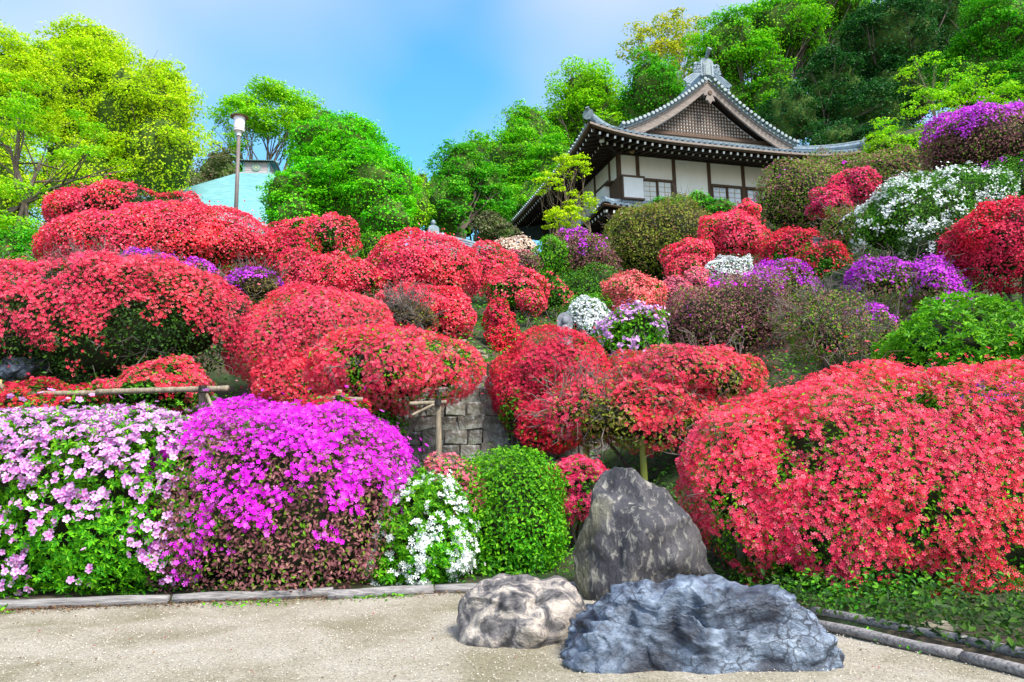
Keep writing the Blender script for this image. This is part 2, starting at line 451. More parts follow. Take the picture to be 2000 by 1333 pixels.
# ------------------------------------------------------------------ what grows where (pixel boxes x0,x1,y0,y1 and the depth they stand at)
# label, boxes, depth, petal, leaf, options
BUSHES = [
 ('wide red azalea with dark bare hollow, topmost of the bushes below the copper roof', [(108,398,376,475,0),(108,220,400,520,-.3)], 17.5, 'red','dark', dict(cov=0.6, fq=1.0, hole=0.2, drop=.5, twig=120)),
 ('long red azalea mound in front of the lamp post', [(92,545,414,550,0),(95,300,440,548,-.2)], 14.5, 'red','deep', dict(cov=.9, fq=1.6, hole=.08, drop=.3, amp=0.1, kd=0.45)),
 ('huge red azalea with bare grey twigs spreading above the wooden rail', [(-120,468,505,765,0),(40,330,500,640,.3)], 8.6, 'red','dark', dict(cov=0.42, tb=0.55, fq=1.7, hole=0.28, drop=.35, twig=520, kd=0.5, amp=0.1)),
 ('loose low red azalea sprays hanging over the wooden rail', [(190,400,718,815,0),(300,395,700,790,.1)], 7.15, 'red','deep', dict(cov=.42, fq=2.5, hole=.2, drop=.1, p=2.0)),
 ('thin dark red azalea below the wooden rail behind the pale pink bush', [(-40,215,762,845,0)], 7.0, 'crimson','deep', dict(cov=.3, fq=3, hole=.1, drop=.1)),
 ('sloping bright red azalea between the railed bush and the propped dome', [(452,775,572,780,0),(490,650,690,815,-.4)], 9.0, 'red','deep', dict(cov=.8, fq=1.6, hole=.1, drop=.2, kd=0.6, amp=0.08)),
 ('scattered red azalea flowers on a green bush behind the magenta one', [(530,720,775,850,0)], 6.9, 'crimson','deep', dict(cov=.22, fq=3, hole=.1, drop=.1)),
 ('wide red azalea dome held up by a wooden prop over the stone wall', [(605,938,647,805,0),(610,760,650,790,-.1)], 7.6, 'red','bright', dict(cov=0.6, tb=.12, fq=2.6, hole=.16, drop=.55, twig=160, kd=0.6, amp=0.07)),
 ('rounded red azalea beside the green topiary tree', [(590,698,424,520,0),(528,625,430,500,.6)], 15.5, 'red','deep', dict(cov=0.55, fq=1.4, hole=.12, drop=.4)),
 ('green azalea bush thinly dotted red, below the topiary tree', [(520,625,455,560,0)], 14.6, 'crimson','deep', dict(cov=.2, fq=2, hole=.15, drop=.2)),
 ('layered red azalea with green underside, above the sloping bright red one', [(548,660,496,590,0),(600,732,505,600,.1)], 12.6, 'red','deep', dict(cov=.62, tb=.4, fq=1.6, hole=.18, drop=.25)),
 ('patchy purple azalea with grey twigs between red mounds', [(430,545,535,590,0)], 11.6, 'violet','brown', dict(cov=0.2, tb=.35, fq=2.6, hole=.25, drop=.2, twig=80)),
 ('narrow purple azalea crest just behind the huge railed bush', [(232,335,493,540,0),(330,420,512,560,-.2)], 10.8, 'violet','mauve', dict(cov=0.2, tb=.5, fq=2.2, drop=.3)),
 ('small yellow green bush beside the large red dome', [(698,768,453,545,0)], 16.5, 'pink','bright', dict(cov=-0.3, drop=.3)),
 ('large smooth red azalea dome below the grey tiled gate roof', [(720,932,462,605,0)], 13.4, 'red','deep', dict(cov=.98, fq=1.5, hole=.05, drop=.2, amp=0.09)),
 ('red azalea below the large dome, next to the grey twiggy bush', [(745,900,563,640,0),(790,922,580,668,.1)], 11.0, 'red','deep', dict(cov=.9, fq=1.6, hole=.08, drop=.2)),
 ('grey brown twiggy bush resting against a red azalea', [(738,848,592,655,0)], 10.4, 'red','brown', dict(cov=-0.15, tb=-.2, drop=.1, twig=260, hole=.25)),
 ('red azalea with green patches under the tiled gate roof', [(903,1003,482,580,0)], 15.6, 'red','bright', dict(cov=.6, fq=2.2, hole=.12, drop=.2)),
 ('red azalea tier left of the dark green hollow', [(948,1066,525,612,0)], 13.6, 'red','deep', dict(cov=.62, fq=2.0, hole=.15, drop=.2, tb=.3)),
 ('dark green bush thinly dotted with red flowers', [(1035,1112,536,612,0)], 13.9, 'red','deep', dict(cov=.18, fq=2.5, drop=.2)),
 ('small narrow crimson azalea standing on the bank by the path', [(945,1005,593,655,0),(950,1012,630,700,-.1)], 11.0, 'crimson','deep', dict(cov=.65, fq=2.5, hole=.15, drop=.1)),
 ('tiny red azalea spray above the crimson bank bush', [(1010,1062,572,612,0)], 12.0, 'red','bright', dict(cov=.45, fq=3, drop=.2)),
 ('small cream white azalea dome at the end of the tiled roof', [(963,1048,467,520,0)], 19.0, 'cream','mauve', dict(cov=.75, tb=.3, fq=2, drop=.3)),
 ('dusty pink brown azalea beside the cream dome', [(985,1055,492,550,0)], 17.6, 'pink','mauve', dict(cov=0.05, fq=2, drop=.3)),
 ('bright green bush left of the mauve azalea', [(1035,1115,458,560,0)], 18.2, 'violet','bright', dict(cov=-0.32, drop=.3)),
 ('faded mauve azalea with a violet crest below the hall', [(1085,1205,456,560,0),(1068,1150,449,500,.3)], 18.4, 'violet','mauve', dict(cov=-0.22, tb=0.5, fq=1.6, drop=.3)),
 ('dark green bush in the hollow between mauve azalea and coral dome', [(1090,1215,520,625,0)], 16.2, 'red','deep', dict(cov=-0.42, drop=.1)),
 ('big flowerless olive bush dome in front of the white hall', [(1180,1400,393,560,0)], 19.6, 'violet','olive', dict(cov=-0.45, drop=.3, hole=.06, twig=160)),
 ('vivid red azalea with spreading tiers right of the olive dome', [(1368,1496,417,515,0),(1300,1395,468,550,-.2),(1436,1484,391,440,.4)], 17.0, 'red','deep', dict(cov=.82, fq=1.3, hole=.16, drop=.5)),
 ('red azalea skirt under the vivid spreading tiers', [(1300,1380,505,585,0)], 16.2, 'red','deep', dict(cov=.45, fq=2, hole=.2, drop=.2)),
 ('coral pink azalea dome beside the white stone figure bush', [(1175,1292,534,632,0)], 12.6, 'coral','bright', dict(cov=.82, fq=2.6, hole=.05, drop=.15, tb=.15)),
 ('small round white azalea next to the stone figure', [(1108,1184,586,660,0)], 11.6, 'white','deep', dict(cov=.85, fq=2, hole=.04, drop=.1, tb=.2)),
 ('low bright green bush capping the small white azalea', [(1108,1195,573,640,.3)], 12.2, 'white','bright', dict(cov=-0.3, drop=.1)),
 ('bright green azalea with large pale lilac flowers under the coral dome', [(1162,1302,604,712,0)], 10.2, 'lilac','bright', dict(cov=.3, tb=.3, fq=3, drop=.1, fs=.034, ls=.06)),
 ('small dense white azalea under the vivid red tiers', [(1378,1477,506,575,0)], 15.2, 'white','deep', dict(cov=.98, fq=2, drop=.2)),
 ('small pink azalea tuft left of the dense white one', [(1335,1386,527,590,0)], 14.8, 'pink','deep', dict(cov=.75, fq=2, drop=.2)),
 ('pink azalea strip behind the large mauve bush', [(1290,1350,545,640,0)], 13.2, 'pink','mauve', dict(cov=.45, fq=2, drop=.2)),
 ('large dusty mauve azalea, mostly faded, above the red hedge', [(1298,1545,535,715,0)], 10.8, 'magenta','mauve', dict(cov=-0.2, tb=0.16, fq=2, drop=.3, hole=.12)),
 ('purple flowering azalea rising behind the dusty mauve bush', [(1440,1600,526,640,0)], 11.6, 'violet','mixed', dict(cov=0.08, tb=0.5, fq=2, drop=.3, hole=.1)),
 ('nearly bare brown shrub with arching grey stems', [(1530,1700,560,735,0)], 9.2, 'violet','mixed', dict(cov=-0.38, drop=.2, hole=0.3, twig=320, core=0.7, stems=16, lk=1.0)),
 ('purple azalea on tall bare stems before the white azalea', [(1660,1790,508,610,0),(1760,1880,512,660,-.1),(1640,1760,600,720,-.3)], 10.0, 'violet','mixed', dict(cov=0.06, tb=0.5, fq=1.8, drop=.5, hole=.25, twig=220, stems=12, core=.6)),
 ('big mottled green and mauve bush against the hall roof', [(1475,1660,318,475,0),(1540,1720,300,420,.4)], 19.5, 'magenta','mixed', dict(cov=-0.28, fq=3, drop=.3, hole=.08)),
 ('olive bush between the mottled bush and the violet crest', [(1675,1815,288,400,0)], 19.0, 'rose','mixed', dict(cov=-0.3, drop=.3)),
 ('hot pink azalea leaning across the mottled bush', [(1625,1712,332,400,.2),(1580,1660,370,425,0)], 16.6, 'rose','deep', dict(cov=.7, fq=1.6, hole=.12, drop=.4)),
 ('reddish olive bush left of the big white azalea', [(1603,1694,402,500,0)], 14.6, 'coral','mixed', dict(cov=-0.2, drop=.2, twig=80)),
 ('crimson azalea with green gaps beside the log steps', [(1488,1602,451,545,0)], 15.6, 'crimson','deep', dict(cov=.5, fq=2.2, hole=.1, drop=.3)),
 ('small red azalea under the log steps', [(1538,1656,486,560,0)], 14.4, 'crimson','deep', dict(cov=.5, fq=2, hole=.18, drop=.2)),
 ('big white azalea with green buds on the upper bank', [(1668,1900,362,520,0),(1740,1975,338,480,.3)], 12.4, 'white','deep', dict(cov=0.1, fq=6.5, hole=.05, drop=.3, tb=.1)),
 ('dark leafy azalea with few white blooms below the big white one', [(1755,1905,440,625,0)], 11.2, 'white','dark', dict(cov=0.02, tb=.15, fq=2.4, drop=.2)),
 ('tall violet azalea mound with brown flank on the skyline of the bank', [(1808,2060,214,365,0)], 16.0, 'violet','mauve', dict(cov=-0.02, tb=0.7, fq=1.4, drop=.4)),
 ('green azalea with violet spots under the tall violet mound', [(1925,2060,300,440,0)], 13.0, 'violet','deep', dict(cov=-0.05, fq=2, drop=.3)),
 ('deep red azalea at the upper bank edge, beside the big white one', [(1880,2080,396,560,0),(1845,1960,440,540,.3)], 9.8, 'crimson','dark', dict(cov=.72, fq=1.8, hole=.15, drop=.4)),
 ('glossy green azalea with a few violet flowers above the red hedge', [(1732,2090,598,790,0)], 7.9, 'violet','bright', dict(cov=-0.44, tb=0.42, fq=2.6, drop=.2, ls=.065, fs=.03)),
 ('low violet azalea patch on top of the red hedge', [(1868,2060,750,830,0)], 6.6, 'violet','mixed', dict(cov=0.15, tb=.3, fq=3, drop=.1, fs=.032, ls=.06)),
 ('crimson azalea column hanging down the stone wall', [(960,1208,652,850,0),(1000,1140,760,880,-.25)], 8.2, 'crimson','deep', dict(cov=.85, fq=2, hole=.08, drop=.1, kd=.6, amp=0.08)),
 ('flat topped coral red azalea on bamboo props behind the tall rock', [(1190,1468,688,800,0),(1065,1215,745,862,-.2),(1130,1400,760,880,-.3)], 7.1, 'red','olive', dict(cov=0.46, tb=.3, fq=1.9, hole=.2, drop=.4, twig=260, kd=.7)),
 ('large spreading red azalea hedge overhanging the double log edging', [(1420,2230,742,1212,.12),(1345,1640,790,1100,.15),(1550,1850,985,1208,-.15)], 5.1, 'red','bright', dict(cov=0.52, tb=0.4, fq=1.7, hole=0.26, drop=.1, twig=120, kd=0.42, parts=300, fs=0.0168, amp=0.07, p=2.4, ls=0.028)),
 ('pale pink azalea hedge with large freckled flowers beside the log edging', [(-260,475,815,1170,0),(130,345,796,900,.25)], 5.95, 'lilac','bright', dict(cov=0.24, tb=0.4, fq=5, hole=.0, drop=.1, kd=.5, p=3, parts=300, fs=0.0275, ls=0.05, amp=0.06)),
 ('magenta azalea dome with faded brown lower half', [(330,790,806,1178,0),(296,520,870,1150,-.05)], 5.8, 'magenta','mauve', dict(cov=0.12, tb=0.6, fq=2.6, hole=.03, drop=.1, kd=.55, p=2.6, parts=300, fs=0.0185, ls=.036, amp=0.06)),
 ('white azalea with star flowers between magenta dome and green ball', [(740,920,935,1165,0),(715,800,1060,1160,-.15),(785,850,915,1000,.1)], 5.85, 'white','bright', dict(cov=0.3, tb=-.05, fq=5.5, drop=.05, kd=.5, parts=220, fs=0.022, ls=.045, amp=0.08)),
 ('low yellow green azalea with salmon pink patches', [(815,950,908,1050,0)], 6.15, 'pink','bright', dict(cov=.42, fq=3.2, drop=.1, parts=0)),
 ('clipped bright green azalea ball with no flowers', [(888,1102,882,1130,0)], 6.25, 'pink','bright', dict(cov=-.45, drop=.05, ls=.036, p=2.6, lk=1.8, amp=0.03)),
 ('rose pink azalea ball behind the tall pointed rock', [(1066,1192,892,1025,0)], 6.5, 'rose','bright', dict(cov=.62, fq=3.2, hole=.03, drop=.2)),
]

# ------------------------------------------------------------------ terrain
EDGE_PX = [(0, 1190), (640, 1165), (850, 1155), (1190, 1148), (1430, 1170), (1600, 1215), (2000, 1310)]
_e = np.array([gnd(*p)[:2] for p in EDGE_PX])
_e = np.vstack([[-40, _e[0, 1] - 2.0], [-9, _e[0, 1] - .35], _e, [3.4, 1.0], [40, -40]])
def edge_y(x):
    return np.interp(x, _e[:, 0], _e[:, 1])

ctrl = []
for lab, boxes, d, pet, leaf, o in BUSHES:
    x0, x1, y0, y1, dd = boxes[0]
    p = at((x0 + x1) / 2, y1, d)
    p[2] -= o.get('drop', .2)
    ctrl.append(p)
for px, py, d in [(900, 925, 8.1), (900, 760, 9.1), (1100, 925, 8.1), (1100, 780, 9.1), (780, 925, 8.0), (760, 790, 9.0), (1000, 700, 11), (930, 690, 10.6),
                  (1010, 640, 12), (1060, 600, 14), (200, 830, 7.0), (480, 840, 7.2), (1500, 470, 19.5), (1640, 520, 13.5), (600, 930, 6.6), (1300, 940, 6.8),
                  (300, 470, 19), (650, 490, 20), (470, 470, 21), (900, 520, 20), (1100, 500, 24), (1250, 480, 28), (1550, 420, 26), (1000, 520, 26),
                  (1300, 470, 32), (1700, 380, 26), (1900, 300, 24), (2000, 330, 18), (0, 560, 14), (-200, 560, 14), (-100, 500, 22), (2200, 560, 9)]:
    ctrl.append(at(px, py, d))
for x, y, z in [(-30, 10, 2.5), (-14, 8, 1.0), (-14, 30, 9.5), (-30, 30, 9), (-30, 60, 14), (0, 60, 14.5), (-10, 45, 13), (20, 36, 17), (30, 45, 22), (40, 20, 14), (30, 10, 8),
                (15, 60, 20), (30, 75, 30), (60, 60, 34), (0, 90, 20), (-50, 90, 20), (30, 110, 36), (-60, 50, 14), (60, 100, 42), (-60, 120, 26), (14, 10, 4.6), (9, 6, 1.0), (12, 1, 1.0), (-9, 6.5, .4), (2.0, 5, .06), (3, 4.6, .06), (3, 5.3, .10), (3.8, 4.2, .08), (4.6, 4.8, .2), (2.4, 5.8, .2)]:
    ctrl.append(np.array([x, y, z], float))
for ex in np.linspace(-8, 2.6, 12):
    ctrl.append(np.array([ex, edge_y(ex) + .15, 0.05]))
ctrl = np.array(ctrl)
def _phi(r2):
    return np.where(r2 > 1e-12, 0.5 * r2 * np.log(np.maximum(r2, 1e-12)), 0)
def _tps_fit(C, lam):
    P = C[:, :2] / 10.0
    n = len(P)
    D = ((P[:, None] - P[None]) ** 2).sum(-1)
    A = np.zeros((n + 3, n + 3))
    A[:n, :n] = _phi(D) + lam * np.eye(n)
    A[:n, n:] = np.c_[np.ones(n), P]; A[n:, :n] = A[:n, n:].T
    return P, np.linalg.solve(A, np.r_[C[:, 2], 0, 0, 0])
_tp, _tw = _tps_fit(ctrl, 0.0012)
def ground_z(x, y):
    x = np.atleast_1d(np.asarray(x, float)); y = np.atleast_1d(np.asarray(y, float))
    out = np.empty(len(x))
    for s in range(0, len(x), 20000):
        q = np.stack([x[s:s + 20000], y[s:s + 20000]], 1) / 10
        D = ((q[:, None] - _tp[None]) ** 2).sum(-1)
        out[s:s + 20000] = _phi(D) @ _tw[:-3] + _tw[-3] + q @ _tw[-2:]
    t = np.clip((y - edge_y(x)) / 1.2, 0, 1)
    t = t * t * (3 - 2 * t)
    return 0.03 + (np.maximum(out, .04) - .03) * t
def gz(x, y):
    return float(ground_z(x, y)[0])

_gx, _gy = np.arange(-14, 16.01, .15), np.arange(2.5, 26.01, .15)
_GX, _GY = np.meshgrid(_gx, _gy)
_GZ = ground_z(_GX.ravel(), _GY.ravel()).reshape(_GX.shape)
def ground_fast(x, y):
    i = np.clip(np.round((x + 14) / .15).astype(int), 0, len(_gx) - 1)
    j = np.clip(np.round((y - 2.5) / .15).astype(int), 0, len(_gy) - 1)
    return _GZ[j, i]
def hill_mat():
    mt, n, l = new_mat('bank_soil_and_weeds')
    b = n['Principled BSDF']
    vec = coords(n, l)
    a = noise(n, l, vec, 1.1, 5, .65)
    c = noise(n, l, vec, 9, 5, .7)
    r1 = ramp(n, [(.3, (.028, .022, .012)), (.6, (.075, .058, .034))]); l.new(c.outputs[0], r1.inputs[0])
    r2 = ramp(n, [(.3, (.010, .026, .005)), (.65, (.030, .065, .010))]); l.new(c.outputs[0], r2.inputs[0])
    rm = ramp(n, [(.44, (0, 0, 0)), (.56, (1, 1, 1))]); l.new(a.outputs[0], rm.inputs[0])
    l.new(mixc(n, l, rm.outputs[0], r1.outputs[0], r2.outputs[0]), b.inputs['Base Color'])
    b.inputs['Roughness'].default_value = .95
    bp = nd(n, 'Bump'); bp.inputs['Strength'].default_value = .8; bp.inputs['Distance'].default_value = .05
    l.new(c.outputs[0], bp.inputs['Height']); l.new(bp.outputs[0], b.inputs['Normal'])
    return mt
def build_terrain():
    nx, ny = 240, 190
    u = np.linspace(-1, 1, nx)
    xs = np.sign(u) * (np.abs(u) * 7 + np.abs(u) ** 4 * 90)
    t = np.linspace(0, 1, ny)
    ys = t * 14 + t ** 4 * 140
    X, T = np.meshgrid(xs, ys)
    Y = edge_y(X.ravel()) .reshape(X.shape) + T
    Z = ground_z(X.ravel(), Y.ravel()).reshape(X.shape)
    Z += 0.035 * fbm(np.stack([X.ravel() * 2.2, Y.ravel() * 2.2, X.ravel() * 0], 1), 5).reshape(X.shape) * np.clip(T / .8, 0, 1)
    Z[0] = -0.03
    idx = np.arange(nx * ny).reshape(ny, nx)
    Fq = np.stack([idx[:-1, :-1], idx[:-1, 1:], idx[1:, 1:], idx[1:, :-1]], -1).reshape(-1, 4)
    me = mesh_np('hillside', np.stack([X.ravel(), Y.ravel(), Z.ravel()], 1), Fq, hill_mat(), True)
    link('hillside', me, kind='structure', label='green garden bank rising behind the gravel court')
build_terrain()

def gravel_mat():
    mt, n, l = new_mat('pale_gravel')
    b = n['Principled BSDF']
    vec = coords(n, l)
    vo = nd(n, 'TexVoronoi'); vo.inputs['Scale'].default_value = 170
    l.new(vec, vo.inputs['Vector'])
    r = ramp(n, [(0, (.20, .18, .14)), (.25, (.31, .285, .23)), (.7, (.41, .375, .31)), (.95, (.50, .47, .40)), (1, (.14, .14, .16))])
    sp = nd(n, 'SeparateColor'); l.new(vo.outputs['Color'], sp.inputs[0]); l.new(sp.outputs[0], r.inputs[0])
    big = noise(n, l, vec, 1.6, 4, .6, .4)
    rb = ramp(n, [(.34, (.56, .55, .42)), (.52, (.86, .85, .80)), (.66, (1, 1, 1))]); l.new(big.outputs[0], rb.inputs[0])
    c = mixc(n, l, 1.0, r.outputs[0], rb.outputs[0], 'MULTIPLY')
    l.new(c, b.inputs['Base Color'])
    b.inputs['Roughness'].default_value = .9
    bp = nd(n, 'Bump'); bp.inputs['Strength'].default_value = .7; bp.inputs['Distance'].default_value = .006
    l.new(vo.outputs['Distance'], bp.inputs['Height']); bp.invert = True
    l.new(bp.outputs[0], b.inputs['Normal'])
    return mt
M_GRAVEL = gravel_mat()
def build_gravel():
    u = np.linspace(-1, 1, 120)
    g = np.sign(u) * (np.abs(u) * 9 + np.abs(u) ** 5 * 500)
    X, Y = np.meshgrid(g, g + 3)
    Z = 0.008 * fbm(np.stack([X.ravel() * 1.5, Y.ravel() * 1.5, 0 * X.ravel()], 1), 9)
    far = (np.abs(X.ravel()) > 12) | (Y.ravel() > 7)
    Z[far] = -0.06
    idx = np.arange(len(X.ravel())).reshape(X.shape)
    Fq = np.stack([idx[:-1, :-1], idx[:-1, 1:], idx[1:, 1:], idx[1:, :-1]], -1).reshape(-1, 4)
    link('ground', mesh_np('ground', np.stack([X.ravel(), Y.ravel(), Z], 1), Fq, M_GRAVEL, True), kind='structure', label='pale gravel court in front of the garden bank')
build_gravel()

# ------------------------------------------------------------------ the white temple hall
M_TILE = plain('roof_tile', (.12, .175, .22), (.28, .36, .42), 5, .42, .15, (1, 1, 1), .5)
M_TILEP = plain('roof_tile_pale', (.12, .165, .18), (.24, .30, .31), 6, .5, .15, (1, 1, 1), .4)
M_WOODD = plain('dark_timber', (.022, .014, .010), (.05, .034, .024), 6, .7, .2, (6, 6, .6))
M_WOODB = plain('brown_timber', (.06, .034, .02), (.13, .08, .05), 6, .7, .2, (6, 6, .6))
M_WOODG = plain('weathered_timber', (.13, .11, .10), (.30, .25, .21), 4, .75, .3, (1.2, 1.2, 5))
M_PLASTER = plain('cream_plaster', (.80, .79, .73), (.90, .89, .84), 1.1, .85, 0, (1, 1, .35))
M_WHITE = plain('white_paint', (.74, .75, .74), (.82, .83, .82), 3, .7)
M_GLASS = plain('papered_glass', (.40, .46, .50), (.62, .68, .72), 1.2, .06, 0, (1, 1, 2.2), .8)
M_PAPER = plain('window_paper', (.62, .66, .64), (.72, .75, .74), 2, .25, 0, (1, 1, 1), .5)

HANG = math.radians(74.4)
H_O = at(1207, 303, 32.0)                    # top of the front corner post
HX = np.array([math.sin(HANG), math.cos(HANG), 0.0]); HY = np.array([-math.cos(HANG), math.sin(HANG), 0.0])
HW, HD, OV, INS = 9.1, 11.0, 2.3, 2.6
ZE, ZB, ZA = -.12, 1.12, 4.0
def h_local(P):
    return P
def skirt(axis, t, s, ze=ZE, zb=ZB, ov=OV, ins=INS, lift=.5, w=HW, dd=HD):
    """a point of the skirt roof; axis 0 = front eave (t along X), 1 = side eave (t along Y)"""
    ln = w if axis == 0 else dd
    a = -ov + s * ins + t * (ln + 2 * ov - 2 * s * ins)
    b = -ov + s * ins
    z = ze + (zb - ze) * (.8 * s + .2 * s * s) + lift * abs(2 * t - 1) ** 4 * (1 - s) ** 1.4
    return np.array([a, b, z]) if axis == 0 else np.array([b, a, z])
def main_z(u):
    w = max(0.0, 1 - u / 4.4)
    return ZB + (ZA - ZB) * (.62 * w + .38 * w * w)

def surf(fn, nu, nv, dz=0.0, flip=False):
    V = [fn(i / (nu - 1), j / (nv - 1)) + np.array([0, 0, dz]) for j in range(nv) for i in range(nu)]
    Fq = []
    for j in range(nv - 1):
        for i in range(nu - 1):
            a = j * nu + i
            q = (a, a + 1, a + nu + 1, a + nu)
            Fq.append(q[::-1] if flip else q)
    return V, Fq
def tile_row(P, r=.075, cap=True):
    """half round tile column following the points P (from the eave upwards)"""
    P = np.array(P, float)
    T = unit(np.gradient(P, axis=0))
    side = unit(np.cross(T, np.array([0, 0, 1.0])))
    up = np.cross(side, T)
    an = np.linspace(0, math.pi, 6)
    V = (P[:, None] + r * (np.cos(an)[None, :, None] * side[:, None] + np.sin(an)[None, :, None] * up[:, None])).reshape(-1, 3)
    n = 6
    Fq = [(i * n + k, i * n + k + 1, (i + 1) * n + k + 1, (i + 1) * n + k) for i in range(len(P) - 1) for k in range(n - 1)]
    mb = MB().add(V, Fq)
    if cap:
        e = P[0] - T[0] * .01
        an = np.arange(10) / 10 * 2 * math.pi
        D = [e + r * 1.12 * (math.cos(a) * side[0] + math.sin(a) * up[0]) for a in an]
        D2 = [p + T[0] * .05 for p in D]
        mb.add(D + D2, [tuple(range(10)), tuple(range(19, 9, -1))] + [(k, k + 10, (k + 1) % 10 + 10, (k + 1) % 10) for k in range(10)])
    return mb

def beam(a, b, hw, hh):
    """box from a to b with half width and half height"""
    a, b = np.array(a, float), np.array(b, float)
    t = unit((b - a)[None])[0]
    sd = unit(np.cross(t, np.array([0, 0, 1.0]))[None])[0] if abs(t[2]) < .95 else np.array([1.0, 0, 0])
    up = np.cross(sd, t)
    V = [p + sd * x * hw + up * y * hh for p in (a, b) for x, y in ((-1, -1), (1, -1), (1, 1), (-1, 1))]
    return MB().add(V, [(3, 2, 1, 0), (4, 5, 6, 7), (0, 1, 5, 4), (1, 2, 6, 5), (2, 3, 7, 6), (3, 0, 4, 7)])

def build_hall():
    zg = gz(H_O[0] + HX[0] * 3, H_O[1] + HX[1] * 3) - .5
    root = thing('temple_hall', (H_O[0], H_O[1], zg), 'white walled temple hall with grey tiled hip and gable roof above the azaleas', 'building')
    root.rotation_euler = (0, 0, math.atan2(HX[1], HX[0]))
    H0 = H_O[2] - zg
    up = np.array([0, 0, H0])
    def part(name, mb, mat, parent=None, smooth=False):
        if parent is None:
            mb.v = [(x, y, z + H0) for x, y, z in mb.v]
            return mb.build(name, mat, root, smooth)
        mb.v = [(x, y, z + H0) for x, y, z in mb.v]
        return mb.build(name, mat, parent, smooth)
    # body behind the plaster
    part('wall_core', MB().box((HW / 2, HD / 2, -2.6), (HW / 2 - .06, HD / 2 - .06, 2.9)), M_WOODD)
    # posts
    xs = [0, .91, 2.73, 4.55, 6.37, 8.19, 9.1]
    for x in xs:
        part('post', MB().box((x, 0, -1.2), (.085, .085, 1.28)), M_WOODB)
    for y in (.91, 2.73, 4.55, 6.37, 8.19, 11):
        part('post', MB().box((0, y, -1.2), (.085, .085, 1.28)), M_WOODB)
    part('wall_plate', MB().box((HW / 2, 0, .15), (HW / 2 + .3, .11, .15)), M_WOODD)
    part('wall_plate', MB().box((0, HD / 2, .15), (.112, HD / 2 + .3, .148)), M_WOODD)
    # plaster panels, front: (x0, x1, z0, z1)
    for x0, x1, z0, z1 in [(.085, .825, -1.05, 0), (.995, 2.645, -1.02, 0), (2.815, 4.465, -2.2, 0), (4.635, 6.285, -1.02, 0), (6.455, 8.105, -1.02, 0), (8.275, 9.015, -2.2, 0)]:
        part('plaster_panel', MB().box(((x0 + x1) / 2, .0, (z0 + z1) / 2), ((x1 - x0) / 2, .045, (z1 - z0) / 2)), M_PLASTER)
    for y0, y1, z0, z1 in [(.085, .825, -1.05, 0), (.995, 2.645, -1.02, 0), (2.815, 4.465, -2.2, 0), (4.635, 6.285, -2.2, 0), (6.455, 8.1, -2.2, 0)]:
        part('plaster_panel', MB().box((0, (y0 + y1) / 2, (z0 + z1) / 2), (.045, (y1 - y0) / 2, (z1 - z0) / 2)), M_PLASTER)
    part('board_panel', MB().box((-.02, .45, -1.62), (.05, .36, .56)), M_WOODB)
    # shutter boxes
    sb = part('shutter_box', MB().box((.52, -.19, -1.64), (.50, .15, .48)), M_WHITE)
    part('box_lid', MB().box((.52, -.20, -1.12), (.56, .20, .035)), M_WOODB, sb)
    part('box_sill', MB().box((.52, -.20, -2.16), (.53, .18, .035)), M_WOODB, sb)
    part('corner_strip', MB().box((.02, -.20, -1.64), (.03, .162, .482)), M_WOODB, sb)
    sb = part('shutter_box', MB().box((-.19, 1.45, -1.64), (.15, .50, .48)), M_WHITE)
    part('box_lid', MB().box((-.20, 1.2, -1.12), (.20, .8, .035)), M_WOODB, sb)
    part('box_sill', MB().box((-.20, 1.45, -2.16), (.18, .53, .035)), M_WOODB, sb)
    # windows
    def window(x0, x1, z0, z1, glass):
        f = part('window', MB().box(((x0 + x1) / 2, -.03, z1 - .04), ((x1 - x0) / 2, .10, .055)).box(((x0 + x1) / 2, -.03, z0 + .03), ((x1 - x0) / 2, .10, .04))
                 .box((x0 + .03, -.03, (z0 + z1) / 2), (.03, .098, (z1 - z0) / 2 - .09)).box((x1 - .03, -.03, (z0 + z1) / 2), (.03, .098, (z1 - z0) / 2 - .09)), M_WOODB)
        xm = (x0 + x1) / 2
        for a, b, yy in ((x0 + .06, xm, -.01), (xm, x1 - .06, -.05)):
            part('pane', MB().box(((a + b) / 2, yy, (z0 + z1) / 2), ((b - a) / 2 - .05, .008, (z1 - z0) / 2 - .1)), glass, f)
            [part('stile', MB().box((xx, yy - .004, (z0 + z1) / 2), (.03, .025, (z1 - z0) / 2 - .096)), M_WOODB, f) for xx in (a + .025, b - .025)]
            for k in (1, 2, 3):
                zz = z0 + .1 + (z1 - z0 - .2) * k / 4
                part('muntin', MB().box(((a + b) / 2, yy - .012, zz), ((b - a) / 2 - .055, .006, .011)), M_BAMBOOY, f)
            part('muntin', MB().box(((a + b) / 2, yy - .014, (z0 + z1) / 2), (.011, .006, (z1 - z0) / 2 - .1)), M_BAMBOOY, f)
    window(1.06, 2.645, -2.2, -1.06, M_PAPER)
    window(4.635, 6.285, -2.2, -1.06, M_GLASS)
    window(6.455, 8.105, -2.2, -1.06, M_GLASS)
    # lower storey wall
    part('plaster_panel', MB().box((HW / 2, -.035, -4.6), (HW / 2, .05, 1.35)), M_PLASTER)
    part('plaster_panel', MB().box((-.035, HD / 2, -4.6), (.05, HD / 2, 1.35)), M_PLASTER)
    for x in xs[:5]:
        part('post', MB().box((x, -.06, -4.5), (.085, .085, 1.4)), M_WOODB)
    # upper roof: skirts (front, left, right, back), soffits
    for ax, flip in ((0, False), (1, True)):
        nm = 'roof_skirt'
        V, Fq = surf(lambda t, s: skirt(ax, t, s), 41, 9, 0, flip)
        part(nm, MB().add(V, Fq), M_TILE, None, True)
        V, Fq = surf(lambda t, s: skirt(ax, t, s * .9), 41, 5, -.13, not flip)
        part('soffit', MB().add(V, Fq), M_WOODD)
